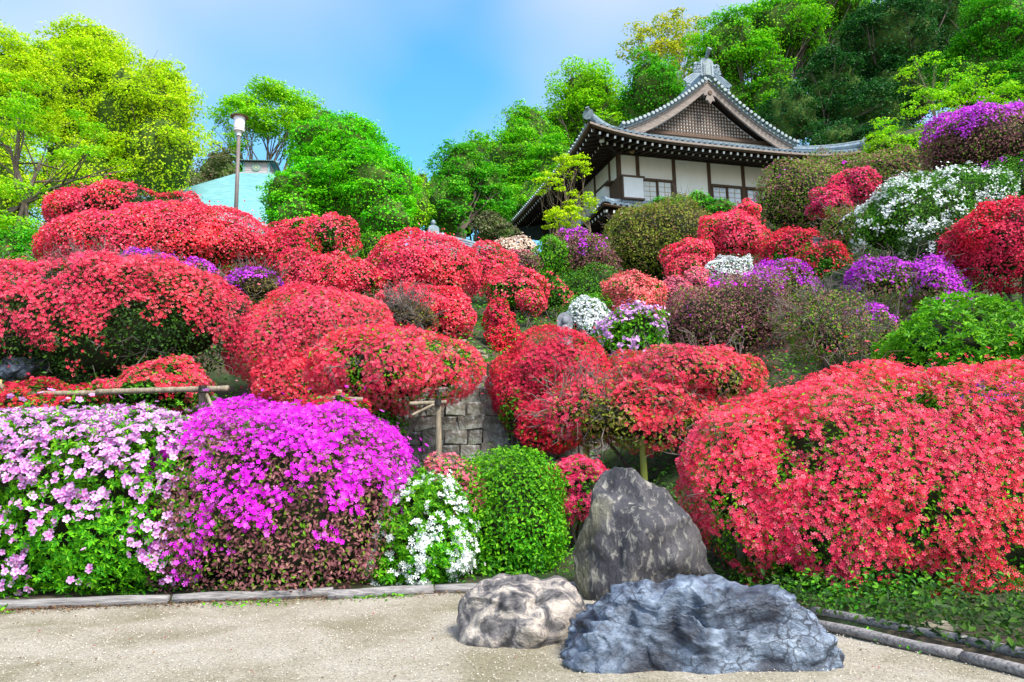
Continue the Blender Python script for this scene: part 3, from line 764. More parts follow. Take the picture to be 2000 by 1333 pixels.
    # mirrored skirts on the far sides
    V, Fq = surf(lambda t, s: skirt(1, t, s) * np.array([-1, 1, 1]) + np.array([HW, 0, 0]), 21, 6, 0, False)
    part('roof_skirt', MB().add(V, Fq), M_TILE, None, True)
    V, Fq = surf(lambda t, s: skirt(0, t, s) * np.array([1, -1, 1]) + np.array([0, HD, 0]), 21, 6, 0, True)
    part('roof_skirt', MB().add(V, Fq), M_TILE, None, True)
    # eave boards
    for ax in (0, 1):
        tt = np.linspace(0, 1, 33)
        for off, zz, hw, hh, mt in ((.05, -.085, .05, .045, M_WOODG), (.14, -.165, .05, .045, M_WOODB)):
            P = np.array([skirt(ax, t, off / INS) + np.array([0, 0, zz - .02]) for t in tt])
            sd = np.array([0, 1.0, 0]) if ax == 0 else np.array([1.0, 0, 0])
            V = [p + sd * x * hw + np.array([0, 0, y * hh]) for p in P for x, y in ((-1, -1), (1, -1), (1, 1), (-1, 1))]
            Fq = [(i * 4 + k, i * 4 + (k + 1) % 4, (i + 1) * 4 + (k + 1) % 4, (i + 1) * 4 + k) for i in range(32) for k in range(4)]
            part('eave_board', MB().add(V, Fq), mt)
    # rafters with white painted ends: one mesh, many objects
    rm = MB().box((0, .5, 0), (.045, .5, .055)).mesh('rafter', M_WOODD)
    rm.materials.append(M_WHITE)
    for pl in rm.polygons:
        if pl.normal.y < -.9:
            pl.material_index = 1
    def rafter(a, b):
        o = link('rafter', rm, root)
        a = np.array(a) + up; b = np.array(b) + up
        v = Vector(b - a)
        ln = v.length
        yx = v.normalized(); xx = yx.cross(Vector((0, 0, 1))).normalized(); zx = xx.cross(yx)
        mm = Matrix.Identity(4)
        for i in range(3):
            mm[i][0], mm[i][1], mm[i][2], mm[i][3] = xx[i], yx[i] * ln, zx[i], a[i]
        o.matrix_local = mm
    for ax in (0, 1):
        lo, hi = (-OV + .22, (HW if ax == 0 else 8.5) + OV - .3)
        nr = int((hi - lo) / .345)
        ln = HW if ax == 0 else HD
        for k in range(nr + 1):
            a = lo + k * .345
            t = (a + OV) / (ln + 2 * OV)
            lf = .5 * abs(2 * t - 1) ** 4
            hip = min(a, ln - a)                 # rafters beyond the wall corner stop at the hip
            yi = -.3 if hip > 0 else max(hip + .05, -2.0)
            yi = min(yi, -.3)
            sl = .30
            def pt(y, z):
                return (a, y, z) if ax == 0 else (y, a, z)
            z0 = ZE - .27 + lf * .92
            rafter(pt(-OV + .2, z0), pt(yi, z0 + (yi + OV - .2) * sl))
            y1 = -1.25
            if hip > -1.1:
                yj = 0.0 if hip > 0 else hip + .02
                z1 = ZE - .10 + lf * .6
                rafter(pt(y1, z1), pt(yj, z1 + (yj - y1) * .28))
    # hip rafter at the near corner
    zc = ZE + .5
    hr = part('hip_rafter', beam((-.1, -.1, .12), (-OV + .25, -OV + .25, zc - .26), .09, .11), M_WOODD)
    part('painted_end', beam((-1.30, -1.30, .02), (-1.36, -1.36, .03), .10, .13), M_WHITE, hr)
    # tile columns on the skirts
    for ax in (0, 1):
        ln = HW if ax == 0 else HD
        n = int((ln + 2 * OV) / .268)
        for k in range(n):
            a = -OV + .15 + k * .268
            hip = min(a + OV, ln + OV - a)
            smax = min(1.0, hip / INS)
            if smax < .08:
                continue
            pts = []
            for s in np.linspace(0, smax, max(3, int(8 * smax))):
                t = (a + OV - s * INS) / (ln + 2 * OV - 2 * s * INS)
                q = skirt(ax, min(max(t, 0), 1), s)
                pts.append(q + np.array([0, 0, .01]))
            part('tile_row', tile_row(pts), M_TILE, None, False)
    # main roof slopes and their tile columns (left slope shows)
    for sg in (-1, 1):
        V, Fq = surf(lambda t, s: np.array([HW / 2 + sg * s * 4.55, -.55 + t * 12.2, main_z(s * 4.55)]), 3, 14, 0, sg < 0)
        part('main_roof', MB().add(V, Fq), M_TILE, None, True)
        V, Fq = surf(lambda t, s: np.array([HW / 2 + sg * s * 4.4, -.5 + t * 12.1, main_z(s * 4.4) - .14]), 3, 14, 0, sg > 0)
        part('soffit', MB().add(V, Fq), M_WOODD)
    for k in range(40):
        y = -.2 + k * .268
        part('tile_row', tile_row([np.array([HW / 2 - u, y, main_z(u) + .01]) for u in np.linspace(4.4, .2, 12)], cap=False), M_TILE)
    # verge tiles running down both gable edges
    vt = MB().tube([(0, -.34, 0), (0, .34, 0)], [.085, .085], 10).mesh('verge_tile', M_TILEP, False)
    for sg in (-1, 1):
        u = .25
        while u < 4.75:
            o = link('verge_tile', vt, root, (HW / 2 + sg * u, -.42, main_z(u) + .06 + H0))
            o.rotation_euler = (math.radians(-6), 0, math.radians(rng.normal() * 2))
            sl = (main_z(u) - main_z(u + .05)) / .05
            u += .232 / math.sqrt(1 + sl * sl)
        # flat tiles and edge strip under them
        pl = [np.array([HW / 2 + sg * u, -.6, main_z(u) - .035]) for u in np.linspace(0, 4.6, 20)]
        part('verge_strip', MB().add([p + np.array([0, y, z]) for p in pl for y, z in ((0, -.04), (.1, -.04), (.1, .05), (0, .05))],
             [(i * 4 + k, i * 4 + (k + 1) % 4, (i + 1) * 4 + (k + 1) % 4, (i + 1) * 4 + k) for i in range(19) for k in range(4)]), M_TILEP)
        # bargeboard
        us = np.linspace(0, 4.35, 20)
        top = [(HW / 2 + sg * u, main_z(u) - .07) for u in us]
        bot = [(HW / 2 + sg * u, main_z(u) - .50 - .10 * (u / 4.4) - (.16 if u < .01 else 0)) for u in us]
        V = [(x, y, z) for y in (-.50, -.40) for x, z in top] + [(x, y, z) for y in (-.50, -.40) for x, z in bot]
        Fq = []
        for i in range(19):
            a, b, c_, d_ = i, i + 20, i + 40, i + 60
            Fq += [(a, a + 1, c_ + 1, c_), (b, d_, d_ + 1, b + 1), (a, b, b + 1, a + 1), (c_, c_ + 1, d_ + 1, d_)]
        part('bargeboard', MB().add(V, Fq), M_WOODG)
        V = [(x, y, z) for y in (-.545, -.505) for x, z in [(p[0], p[1] - .015) for p in top]] + [(x, y, z - .1) for y in (-.545, -.505) for x, z in top]
        Fq = []
        for i in range(19):
            a, b, c_, d_ = i, i + 20, i + 40, i + 60
            Fq += [(a, a + 1, c_ + 1, c_), (b, d_, d_ + 1, b + 1), (a, b, b + 1, a + 1), (c_, c_ + 1, d_ + 1, d_)]
        part('barge_moulding', MB().add(V, Fq), M_WOODG)
    # gable wall: pale board behind a dark lattice
    yg = .12
    us = np.linspace(-3.9, 3.9, 31)
    poly = [(HW / 2 + u, max(ZB + .12, main_z(abs(u)) - .42)) for u in us]
    poly = [(HW / 2 - 3.9, ZB - .1)] + poly + [(HW / 2 + 3.9, ZB - .1)]
    part('gable_board', MB().prism(poly[::-1], yg, yg + .04), M_WHITE)
    def lat_top(u):
        return main_z(abs(u)) - .78
    pit = .158
    for k in range(-21, 22):
        u = k * pit
        zt = lat_top(u) + .25
        if zt > ZB + .35:
            part('lattice_slat', MB().box((HW / 2 + u, yg - .035, (ZB + .25 + zt) / 2), (.025, .018, (zt - ZB - .25) / 2)), M_WOODB)
    k = 0
    while True:
        z = ZB + .36 + k * pit
        w = 0
        while w < 4 and lat_top(w) + .25 > z:
            w += .02
        if w < .3:
            break
        part('lattice_slat', MB().box((HW / 2, yg - .068, z), (w, .014, .025)), M_WOODB)
        k += 1
    part('gable_sill', MB().box((HW / 2, yg - .06, ZB + .2), (3.75, .09, .07)), M_WOODB)
    # shaded upper triangle above the lattice
    # pendant under the apex
    za = main_z(0) - .56
    pend = [(0, .12), (.20, -.06), (.34, -.26), (.27, -.36), (.14, -.30), (.20, -.44), (.24, -.60), (.13, -.56), (0, -.76)]
    pend = [(HW / 2 + x, za + z) for x, z in pend] + [(HW / 2 - x, za + z) for x, z in pend[-2:0:-1]]
    pe = part('gable_pendant', MB().prism(pend, -.62, -.53), M_WOODG)
    part('pendant_boss', MB().prism([(HW / 2 + .11 * math.cos(a), za - .2 + .11 * math.sin(a)) for a in np.arange(6) * math.pi / 3], -.67, -.622), M_WOODB, pe)
    # ridge
    part('ridge', MB().box((HW / 2, 5.4, ZA + .18), (.17, 5.75, .2)), M_TILE)
    part('ridge_cap', MB().tube([(HW / 2, -.36, ZA + .40), (HW / 2, 11.2, ZA + .40)], [.12, .12], 10), M_TILE, None, False)
    # ridge-end ornament
    ox, oy, oz = HW / 2, -.55, ZA + .12
    def arch(w, h, y0, y1, z0):
        an = np.linspace(0, math.pi, 9)
        pl = [(ox - w, z0), (ox + w, z0)] + [(ox + w * math.cos(a) * (1 if abs(math.cos(a)) > .99 else 1), z0 + h - w * .55 + w * .55 * math.sin(a)) for a in an]
        return MB().prism(pl, y0, y1)
    orn = part('ridge_ornament', arch(.33, .92, oy, oy + .22, oz), M_TILE)
    part('ornament_arch', arch(.25, .78, oy - .035, oy - .002, oz + .02), M_TILEP, orn)
    part('ornament_panel', arch(.14, .58, oy - .06, oy - .037, oz + .04), M_TILEP, orn)
    for sg in (-1, 1):
        for k in range(6):
            part('bead', MB().tube([(ox + sg * .20, oy - .065, oz + .12 + k * .085), (ox + sg * .20, oy - .03, oz + .12 + k * .085)], [.028, .028], 8), M_TILE, orn)
        # cloud scrolls
        for cx, cz, rr in ((.52, .52, .17), (.60, .26, .13), (.44, .30, .12)):
            an = np.linspace(0, 3.6 * math.pi, 26)
            rad = rr * (1 - .7 * an / an[-1])
            part('scroll', MB().tube([(ox + sg * (cx + r_ * math.cos(a + 2.4)), oy + .06 - .02 * a / 6, oz + cz + r_ * math.sin(a + 2.4)) for a, r_ in zip(an, rad)], np.linspace(.065, .035, 26), 6), M_TILE, orn)
        for q in range(4):
            u = np.linspace(0, 1, 9)
            part('scroll', MB().tube([(ox + sg * (.34 + .10 * q * 1.0 + .62 * v - .12 * math.sin(v * 3.1)), oy + .06, oz + .12 - .02 * q - .62 * v * (1 - .10 * q) + .14 * math.sin(v * 3.0) - (.0)) for v in u], np.linspace(.06, .05, 9), 6), M_TILE, orn)
        part('scroll_tip', MB().tube([(ox + sg * (1.02 + .1 * math.cos(a)), oy + .05, oz - .50 + .1 * math.sin(a)) for a in np.linspace(-2.4, 1.8, 9)], np.linspace(.07, .035, 9), 6), M_TILE, orn)
    part('ridge_horn', MB().tube([(ox, oy + .25, oz + .80), (ox, oy + .0, oz + .98), (ox + .01, oy - .22, oz + 1.2), (ox + .02, oy - .30, oz + 1.26)], [.075, .08, .10, .12], 10), M_TILEP, orn)
    # hip ridges to the corners
    for X0, Y0, sx, sy in ((0, 0, -1, -1), (HW, 0, 1, -1), (0, HD, -1, 1)):
        P = []
        for s in np.linspace(1.0, .0, 14):
            q = skirt(0, 0, s)
            x, y = q[0], q[1]
            P.append((X0 + sx * -x * 1.0 if sx < 0 else X0 - x, Y0 + y if sy < 0 else Y0 - y, q[2] + .13 + .10 * (1 - s) ** 3))
        P = np.array(P)
        if sx < 0:
            P[:, 0] = X0 + (P[:, 0] - X0) * -1 if P[0, 0] < X0 else P[:, 0]
            P[:, 0] = np.array([skirt(0, 0, s)[0] for s in np.linspace(1.0, .0, 14)]) + X0
        hr_ = part('hip_ridge', MB().tube(P, np.linspace(.17, .15, 14), 8), M_TILE, None, False)
        part('hip_ridge_cap', MB().tube(P + np.array([0, 0, .15]), np.full(14, .085), 8), M_TILEP, hr_)
        e = P[-1]
        dr = unit((P[-1] - P[-3])[None])[0]
        part('hip_end_tile', MB().tube([e - dr * .05, e + dr * .06], [.22, .24], 10), M_TILEP, hr_)
        part('hip_horn', MB().tube([e + np.array([0, 0, .14]), e + dr * .12 + np.array([0, 0, .28])], [.07, .09], 8), M_TILEP, hr_)
    # lower pent roof on the front and the side
    PO, PI_ = 1.45, 1.5
    def pent(ax, t, s):
        return skirt(ax, t, s, -3.0, -2.28, PO, PI_, .18)
    for ax, flip in ((0, False), (1, True)):
        V, Fq = surf(lambda t, s: pent(ax, t, s), 31, 6, 0, flip)
        part('pent_roof', MB().add(V, Fq), M_TILE, None, True)
        V, Fq = surf(lambda t, s: pent(ax, t, s), 31, 3, -.12, not flip)
        part('soffit', MB().add(V, Fq), M_WOODD)
        ln = HW if ax == 0 else HD
        for k in range(int((ln + 2 * PO) / .268)):
            a = -PO + .15 + k * .268
            if a > 6.5:
                break
            smax = min(1.0, min(a + PO, ln + PO - a) / PI_)
            if smax < .1:
                continue
            pts = []
            for s in np.linspace(0, smax, 4):
                t = (a + PO - s * PI_) / (ln + 2 * PO - 2 * s * PI_)
                pts.append(pent(ax, t, s) + np.array([0, 0, .01]))
            part('tile_row', tile_row(pts), M_TILE)
        P = [pent(ax, t, .03) + np.array([0, 0, -.12]) for t in np.linspace(0, 1, 21)]
        part('eave_board', MB().tube(P, np.full(21, .06), 4), M_WOODB)
        for k in range(int((6 + PO) / .345)):
            a = -PO + .2 + k * .345
            yi = -.1 if a > 0 else a
            pa = (a, -PO + .12, -3.2) if ax == 0 else (-PO + .12, a, -3.2)
            pb = (a, yi, -3.2 + (yi + PO) * .25) if ax == 0 else (yi, a, -3.2 + (yi + PO) * .25)
            rafter(pa, pb)
    P = [pent(0, 0, s) + np.array([0, 0, .1]) for s in np.linspace(1, 0, 8)]
    part('hip_ridge', MB().tube(P, np.full(8, .13), 8), M_TILE)
    part('ridge_course', MB().box((HW / 2, -.12, -2.24), (HW / 2, .09, .07)), M_TILE)
    part('ridge_course', MB().box((-.12, HD / 2, -2.24), (.09, HD / 2, .068)), M_TILE)
    # brass disc under the corner of the eave
    part('brass_lamp', MB().tube([(.42, -.55, -.02), (.42, -.62, -.02)], [.12, .12], 12), M_BAMBOOY)
build_hall()

# wing roof running back to the right of the hall
def build_wing():
    o = at(1590, 300, 36)
    root = thing('wing_roof_building', (o[0], o[1], gz(o[0], o[1])), 'low wing with a grey tiled roof joining the right end of the hall', 'building')
    root.rotation_euler = (0, 0, math.atan2(HX[1], HX[0]))
    H = o[2] - root.location[2]
    MB().add([(0, -1.2, H - 1.0), (6, -1.2, H - 1.0), (6, .6, H + .15), (0, .6, H + .15), (0, 2.2, H - 1), (6, 2.2, H - 1)], [(0, 1, 2, 3), (3, 2, 5, 4)]).build('roof', M_TILE, root)
    for k in range(22):
        tile_row([(.12 + k * .268, -1.2 + 1.8 * s, H - 1.0 + 1.15 * s + .01) for s in (0, .5, 1)]).build('tile_row', M_TILE, root)
    MB().box((3, .6, H + .22), (3.05, .14, .14)).build('ridge', M_TILE, root)
    MB().tube([(0, .6, H + .4), (6, .6, H + .4)], [.09, .09], 8).build('ridge_cap', M_TILEP, root)
    MB().box((3, .5, (H - 1) / 2), (2.9, 1.2, (H - 1) / 2 + .02)).build('wall', M_PLASTER, root)
build_wing()

# tiled gate roof in the middle of the bank
def build_gate():
    o = at(842, 470, 24.5)
    r = at(990, 478, 27.0)
    zg = gz(o[0], o[1])
    root = thing('tiled_gate_roof', (o[0], o[1], zg), 'long grey tiled gate roof with ridge end ornament behind the red dome', 'gate')
    root.rotation_euler = (0, 0, math.atan2(r[1] - o[1], r[0] - o[0]))
    H = o[2] - zg
    Ln = 5.2
    rd = MB().box((Ln / 2, 0, H + .05), (Ln / 2, .13, .17)).build('ridge', M_TILE, root)
    for z in (-.06, .02, .10, .18):
        MB().box((Ln / 2, 0, H + .05 + z), (Ln / 2 - .01, .15, .012)).build('ridge_course', M_TILE, rd)
    MB().tube([(0, 0, H + .27), (Ln, 0, H + .27)], [.075, .075], 8).build('ridge_cap', M_TILEP, rd)
    for sg in (-1, 1):
        MB().add([(-.3, 0, H - .08), (Ln + .3, 0, H - .08), (Ln + .3, sg * 1.7, H - 1.05), (-.3, sg * 1.7, H - 1.05)], [(0, 1, 2, 3) if sg > 0 else (3, 2, 1, 0)]).build('roof_slope', M_TILE, root)
    k = 0
    for x in np.arange(-.2, Ln + .2, .2):
        for j in range(8):
            s0, s1 = j / 8, (j + 1.06) / 8
            tile_row([(x, -1.7 + 1.66 * s, H - 1.05 + .97 * s + .015 - (.02 if s == s1 else 0)) for s in (s0, s1)], .062, cap=(j == 0)).build('tile', M_TILE, root) if j > 2 else None
    # ornament
    def arch(w, h, y0, y1, z0):
        an = np.linspace(0, math.pi, 9)
        return MB().prism([(-w, z0), (w, z0)] + [(w * math.cos(a), z0 + h - w * .6 + w * .6 * math.sin(a)) for a in an], y0, y1)
    Rz = Matrix.Rotation(math.radians(-25), 3, 'Z')
    orn = link('ridge_ornament', arch(.19, .42, -.16, .0, .0).mesh('ridge_ornament', M_TILE), root, (-.02, -.1, H + .05))
    orn.rotation_euler = (0, 0, math.radians(-20))
    link('ornament_panel', arch(.11, .28, -.19, -.163, .03).mesh('ornament_panel', M_TILEP), orn)
    link('ornament_ball', MB().tube([(0, -.08, .40), (0, -.09, .47), (0, -.1, .53), (0, -.1, .59), (0, -.1, .62)], [.03, .075, .09, .06, .01], 10).mesh('ornament_ball', M_TILE, True), orn)
    for sg in (-1, 1):
        link('side_ball', MB().tube([(sg * .34, -.08, .02), (sg * .34, -.08, .1), (sg * .34, -.08, .17), (sg * .34, -.08, .22)], [.08, .1, .08, .01], 10).mesh('side_ball', M_TILE, True), orn)
        link('verge', MB().tube([(sg * .05, -.1, .02), (sg * .28, -.1, -.07), (sg * .55, -.1, -.27), (sg * .75, -.1, -.36)], [.06, .06, .06, .07], 8).mesh('verge', M_TILEP), orn)
    for x in (0.3, Ln - .3):
        MB().box((x, 0, (H - .5) / 2), (.1, .1, (H - .5) / 2 + .1)).build('gate_post', M_WOODB, root)
    MB().box((Ln / 2, 0, (H - .9) / 2), (Ln / 2 - .4, .05, (H - .9) / 2)).build('wall', M_PLASTER, root)
build_gate()

# copper roofed pavilion
M_COPPER = plain('copper_patina', (.075, .25, .27), (.19, .40, .42), 2.2, .5, .12, (1, 1, 6), .4)
M_COPPERD = plain('copper_edge', (.10, .26, .26), (.26, .44, .42), 4, .5, .1)
M_GREYWOOD = plain('grey_wood', (.36, .32, .34), (.52, .47, .48), 5, .7, .1, (.5, 5, 5))
def build_copper():
    d = 44.0
    top = at(506, 352, d)
    zg = gz(top[0], d) - .3
    root = thing('copper_roofed_pavilion', (top[0], top[1], zg), 'pavilion with a pale green copper roof and small crested cupola', 'building')
    root.rotation_euler = (0, 0, math.radians(6))
    H = top[2] - zg
    n = 34
    def ring(s):
        r = 1.05 + s * 8.2
        z = H - (6.0 * s + .7 * (1 - (1 - s) ** 2) * .6)
        return r, z
    for k in range(n):
        (r0, z0), (r1, z1) = ring(k / n), ring((k + 1) / n)
        V = [(sx * r0, sy * r0, z0 + .022) for sx, sy in ((-1, -1), (1, -1), (1, 1), (-1, 1))] + [(sx * r1, sy * r1, z1 + .022) for sx, sy in ((-1, -1), (1, -1), (1, 1), (-1, 1))] \
            + [(sx * (r1 - .01), sy * (r1 - .01), z1 - .02) for sx, sy in ((-1, -1), (1, -1), (1, 1), (-1, 1))]
        MB().add(V, [(i, i + 4, (i + 1) % 4 + 4, (i + 1) % 4) for i in range(4)] + [(i + 4, i + 8, (i + 1) % 4 + 8, (i + 1) % 4 + 4) for i in range(4)]).build('copper_course', M_COPPER, root)
    r, z = ring(1)
    MB().box((0, 0, z - .12), (r - .03, r - .03, .08)).build('eave_board', M_WOODB, root)
    MB().box((0, 0, z / 2 - .1), (r - 2.6, r - 2.6, z / 2)).build('wall', M_PLASTER, root)
    # cupola
    MB().box((0, 0, H + .03), (.98, .98, .07)).build('cupola_plinth', M_GREYWOOD, root)
    MB().box((0, 0, H + .1), (.9, .9, .06)).build('cupola_plinth', M_COPPERD, root)
    MB().box((0, 0, H + .5), (.78, .78, .36)).build('cupola_wall', M_GREYWOOD, root)
    for sx in (-1, 1):
        MB().box((sx * .74, -.74, H + .5), (.06, .07, .358)).build('cupola_post', M_COPPERD, root)
    for q in range(6):
        MB().box((0, -.785, H + .20 + q * .115), (.66, .012, .012)).build('cupola_board', M_GREYWOOD, root)
    e = MB().tube([(0, -.80, H + .5), (0, -.84, H + .5)], [.26, .26], 20).build('crest', M_COPPERD, root)
    MB().tube([(0, -.845, H + .5), (0, -.86, H + .5)], [.20, .20], 20).build('crest_disc', plain('crest_gold', (.35, .32, .16), (.5, .45, .25), 20, .5), e)
    for q in range(8):
        a = q * math.pi / 4
        MB().tube([(.12 * math.cos(a), -.862, H + .5 + .12 * math.sin(a)), (.12 * math.cos(a), -.875, H + .5 + .12 * math.sin(a))], [.045, .045], 8).build('crest_petal', M_COPPERD, e)
    for sg in (-1, 1):
        V = [(-1.12, 0, H + 1.14), (1.12, 0, H + 1.14), (1.12, sg * 1.06, H + .90), (-1.12, sg * 1.06, H + .90)]
        V2 = [(x, y, z - .05) for x, y, z in V]
        MB().add(V + V2, [(0, 1, 2, 3), (7, 6, 5, 4), (0, 4, 5, 1), (1, 5, 6, 2), (2, 6, 7, 3), (3, 7, 4, 0)]).build('cupola_roof', M_COPPER, root)
    MB().box((0, 0, H + 1.18), (1.16, .1, .07)).build('cupola_ridge', M_COPPERD, root)
    for q in range(16):
        MB().box((-1.0 + q * .133, -.93, H + .86), (.03, .14, .03)).build('cupola_rafter', M_WOODD, root)
    for sx in (-1, 1):
        MB().prism([(-.02, 0), (.02, 0), (.02, .1), (-.02, .1)], -1.08, 1.08).build('verge_board', M_WOODD, root, loc=(sx * 1.13, 0, H + .78))
build_copper()

# lamp post
def build_lamp():
    p = at(468, 226, 20.5)
    g = gz(p[0], p[1])
    root = thing('street_lamp', (p[0], p[1], g), 'tall lamp post with white drum shade and brown disc cap', 'lamp post')
    H = p[2] - g
    MB().tube([(0, 0, -.1), (0, 0, H - .62)], [.06, .05], 12).build('pole', plain('brown_metal', (.13, .105, .10), (.19, .16, .15), 4, .5), root, True)
    MB().tube([(0, 0, H - .64), (0, 0, H - .55), (0, 0, H - .5)], [.07, .07, .10], 14).build('socket', M_WHITE, root)
    sh = MB().tube([(0, 0, H - .5), (0, 0, H - .44), (0, 0, H - .43), (0, 0, H - .06)], [.15, .16, .148, .165], 20).build('shade', plain('opal_glass', (.72, .72, .80), (.78, .78, .85), 3, .25), root, False)
    MB().tube([(0, 0, H - .445), (0, 0, H - .425)], [.163, .163], 20).build('shade_ring', M_GREYWOOD, sh)
    MB().tube([(0, 0, H - .07), (0, 0, H - .055), (0, 0, H - .0), (0, 0, H + .015)], [.25, .262, .10, .02], 24).build('cap', plain('rusty_cap', (.20, .11, .06), (.32, .20, .12), 5, .6), root)
build_lamp()

# stone retaining wall
def stone_mat():
    mt, n, l = new_mat('lichen_stone')
    b = n['Principled BSDF']
    vec = coords(n, l)
    a = noise(n, l, vec, 5, 6, .65, .5); c = noise(n, l, vec, 22, 5, .7); e = noise(n, l, vec, 2.2, 4, .6)
    r1 = ramp(n, [(.3, (.06, .056, .048)), (.6, (.17, .155, .13)), (.8, (.28, .26, .21))]); l.new(c.outputs[0], r1.inputs[0])
    rm = ramp(n, [(.47, (0, 0, 0)), (.60, (1, 1, 1))]); l.new(a.outputs[0], rm.inputs[0])
    ms = ramp(n, [(.5, (0, 0, 0)), (.66, (1, 1, 1))]); l.new(e.outputs[0], ms.inputs[0])
    k = mixc(n, l, rm.outputs[0], r1.outputs[0], (.42, .44, .43))
    k = mixc(n, l, ms.outputs[0], k, (.07, .075, .025))
    l.new(k, b.inputs['Base Color'])
    b.inputs['Roughness'].default_value = .9
    bp = nd(n, 'Bump'); bp.inputs['Strength'].default_value = .7; bp.inputs['Distance'].default_value = .03
    l.new(c.outputs[0], bp.inputs['Height']); l.new(bp.outputs[0], b.inputs['Normal'])
    return mt
M_STONE = stone_mat()
def build_wall():
    base = at(960, 930, 8.05)
    root = thing('stone_retaining_wall', base, 'old lichen covered stone retaining wall behind the clipped green azalea', 'wall')
    for row in range(7):
        x = -1.45 + (row % 2) * .13
        while x < 1.75:
            w = rng.uniform(.17, .31)
            h = .158
            z = row * h + .1
            y = row * .062 + .10 * (x * .55) ** 2 + rng.normal() * .008
            V = []
            n_ = 4
            bm = MB().box((0, 0, 0), (1, 1, 1))
            hw, hh = w / 2 - .003, h / 2 - .003
            g = np.array([[sx * hw * (1 - .07 * k), -k * .025, sz * hh * (1 - .09 * k)] for k in (0, 1) for sx, sz in ((-1, -1), (1, -1), (1, 1), (-1, 1))])
            g[4:] += rng.normal(size=(4, 3)) * .014
            g[:4] += rng.normal(size=(4, 3)) * .006
            bk = g[:4] + np.array([0, .3, 0])
            Vv = np.vstack([g, bk])
            mb = MB().add(Vv, [(4, 5, 6, 7), (0, 1, 5, 4), (1, 2, 6, 5), (2, 3, 7, 6), (3, 0, 4, 7), (0, 8, 9, 1), (1, 9, 10, 2), (2, 10, 11, 3), (3, 11, 8, 0)])
            so = mb.build('stone', M_STONE, root, loc=(x + w / 2, y, z))
            so.rotation_euler = (rng.normal() * .03, rng.normal() * .02, rng.normal() * .05)
            x += w
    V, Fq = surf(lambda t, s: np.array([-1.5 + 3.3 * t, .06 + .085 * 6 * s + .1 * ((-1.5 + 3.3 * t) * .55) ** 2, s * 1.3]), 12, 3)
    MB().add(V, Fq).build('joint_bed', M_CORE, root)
build_wall()

# ------------------------------------------------------------------ bushes
def ell_area(a, b, c):
    p = 1.6
    return 4 * math.pi * (((a * b) ** p + (a * c) ** p + (b * c) ** p) / 3) ** (1 / p)
def super_points(N, a, b, c, p):
    D = unit(rng.normal(size=(N * 3 + 8, 3)))
    k = (np.abs(D) ** p).sum(1) ** (-1 / p)
    Q = D * k[:, None]
    g = np.sign(Q) * np.abs(Q) ** (p - 1)
    w = np.linalg.norm(g / np.array([a, b, c]), axis=1) * k ** 3        # area of the surface per direction
    cw = np.cumsum(w)
    Q = Q[np.searchsorted(cw, (np.arange(N) + rng.random(N)) / N * cw[-1]).clip(0, len(Q) - 1)]
    nrm = unit(np.sign(Q) * np.abs(Q) ** (p - 1) / np.array([a, b, c]))
    return Q * np.array([a, b, c]), nrm, Q
def inside(P, lobes, skip, f, p):
    m_ = np.zeros(len(P), bool)
    for j, (c, r) in enumerate(lobes):
        if j != skip:
            m_ |= (np.abs((P - c) / (r * f)) ** p).sum(1) < 1
    return m_
FLOWER_MESH = {}
def flower_mesh(pet):
    if pet not in FLOWER_MESH:
        v, f, r = FL_NEAR if pet in ('lilac', 'magenta') else FL_MID
        FLOWER_MESH[pet] = mesh_np('blossom', v, f, PET[pet], False, {'rad': r})
    return FLOWER_MESH[pet]

TWIG_T = None
def twig_template():
    """a small forked twig pointing along +Z, length 1"""
    t = TubeSet()
    r2 = np.random.default_rng(11)
    def grow(p, d, L, r, lev):
        q = p + d * L * .5 + r2.normal(size=3) * .04
        e = q + unit((d + r2.normal(size=3) * .35)[None])[0] * L * .5
        t.add([p, q, e], [r, r * .8, r * .5], 3)
        if lev:
            for _ in range(2):
                grow(e if _ else q, unit((d + r2.normal(size=3) * .75)[None])[0], L * .6, r * .55, lev - 1)
    grow(np.zeros(3), np.array([0, 0, 1.0]), .7, .016, 1)
    return np.concatenate(t.V), np.concatenate(t.F)
TWIG_V, TWIG_F = twig_template()

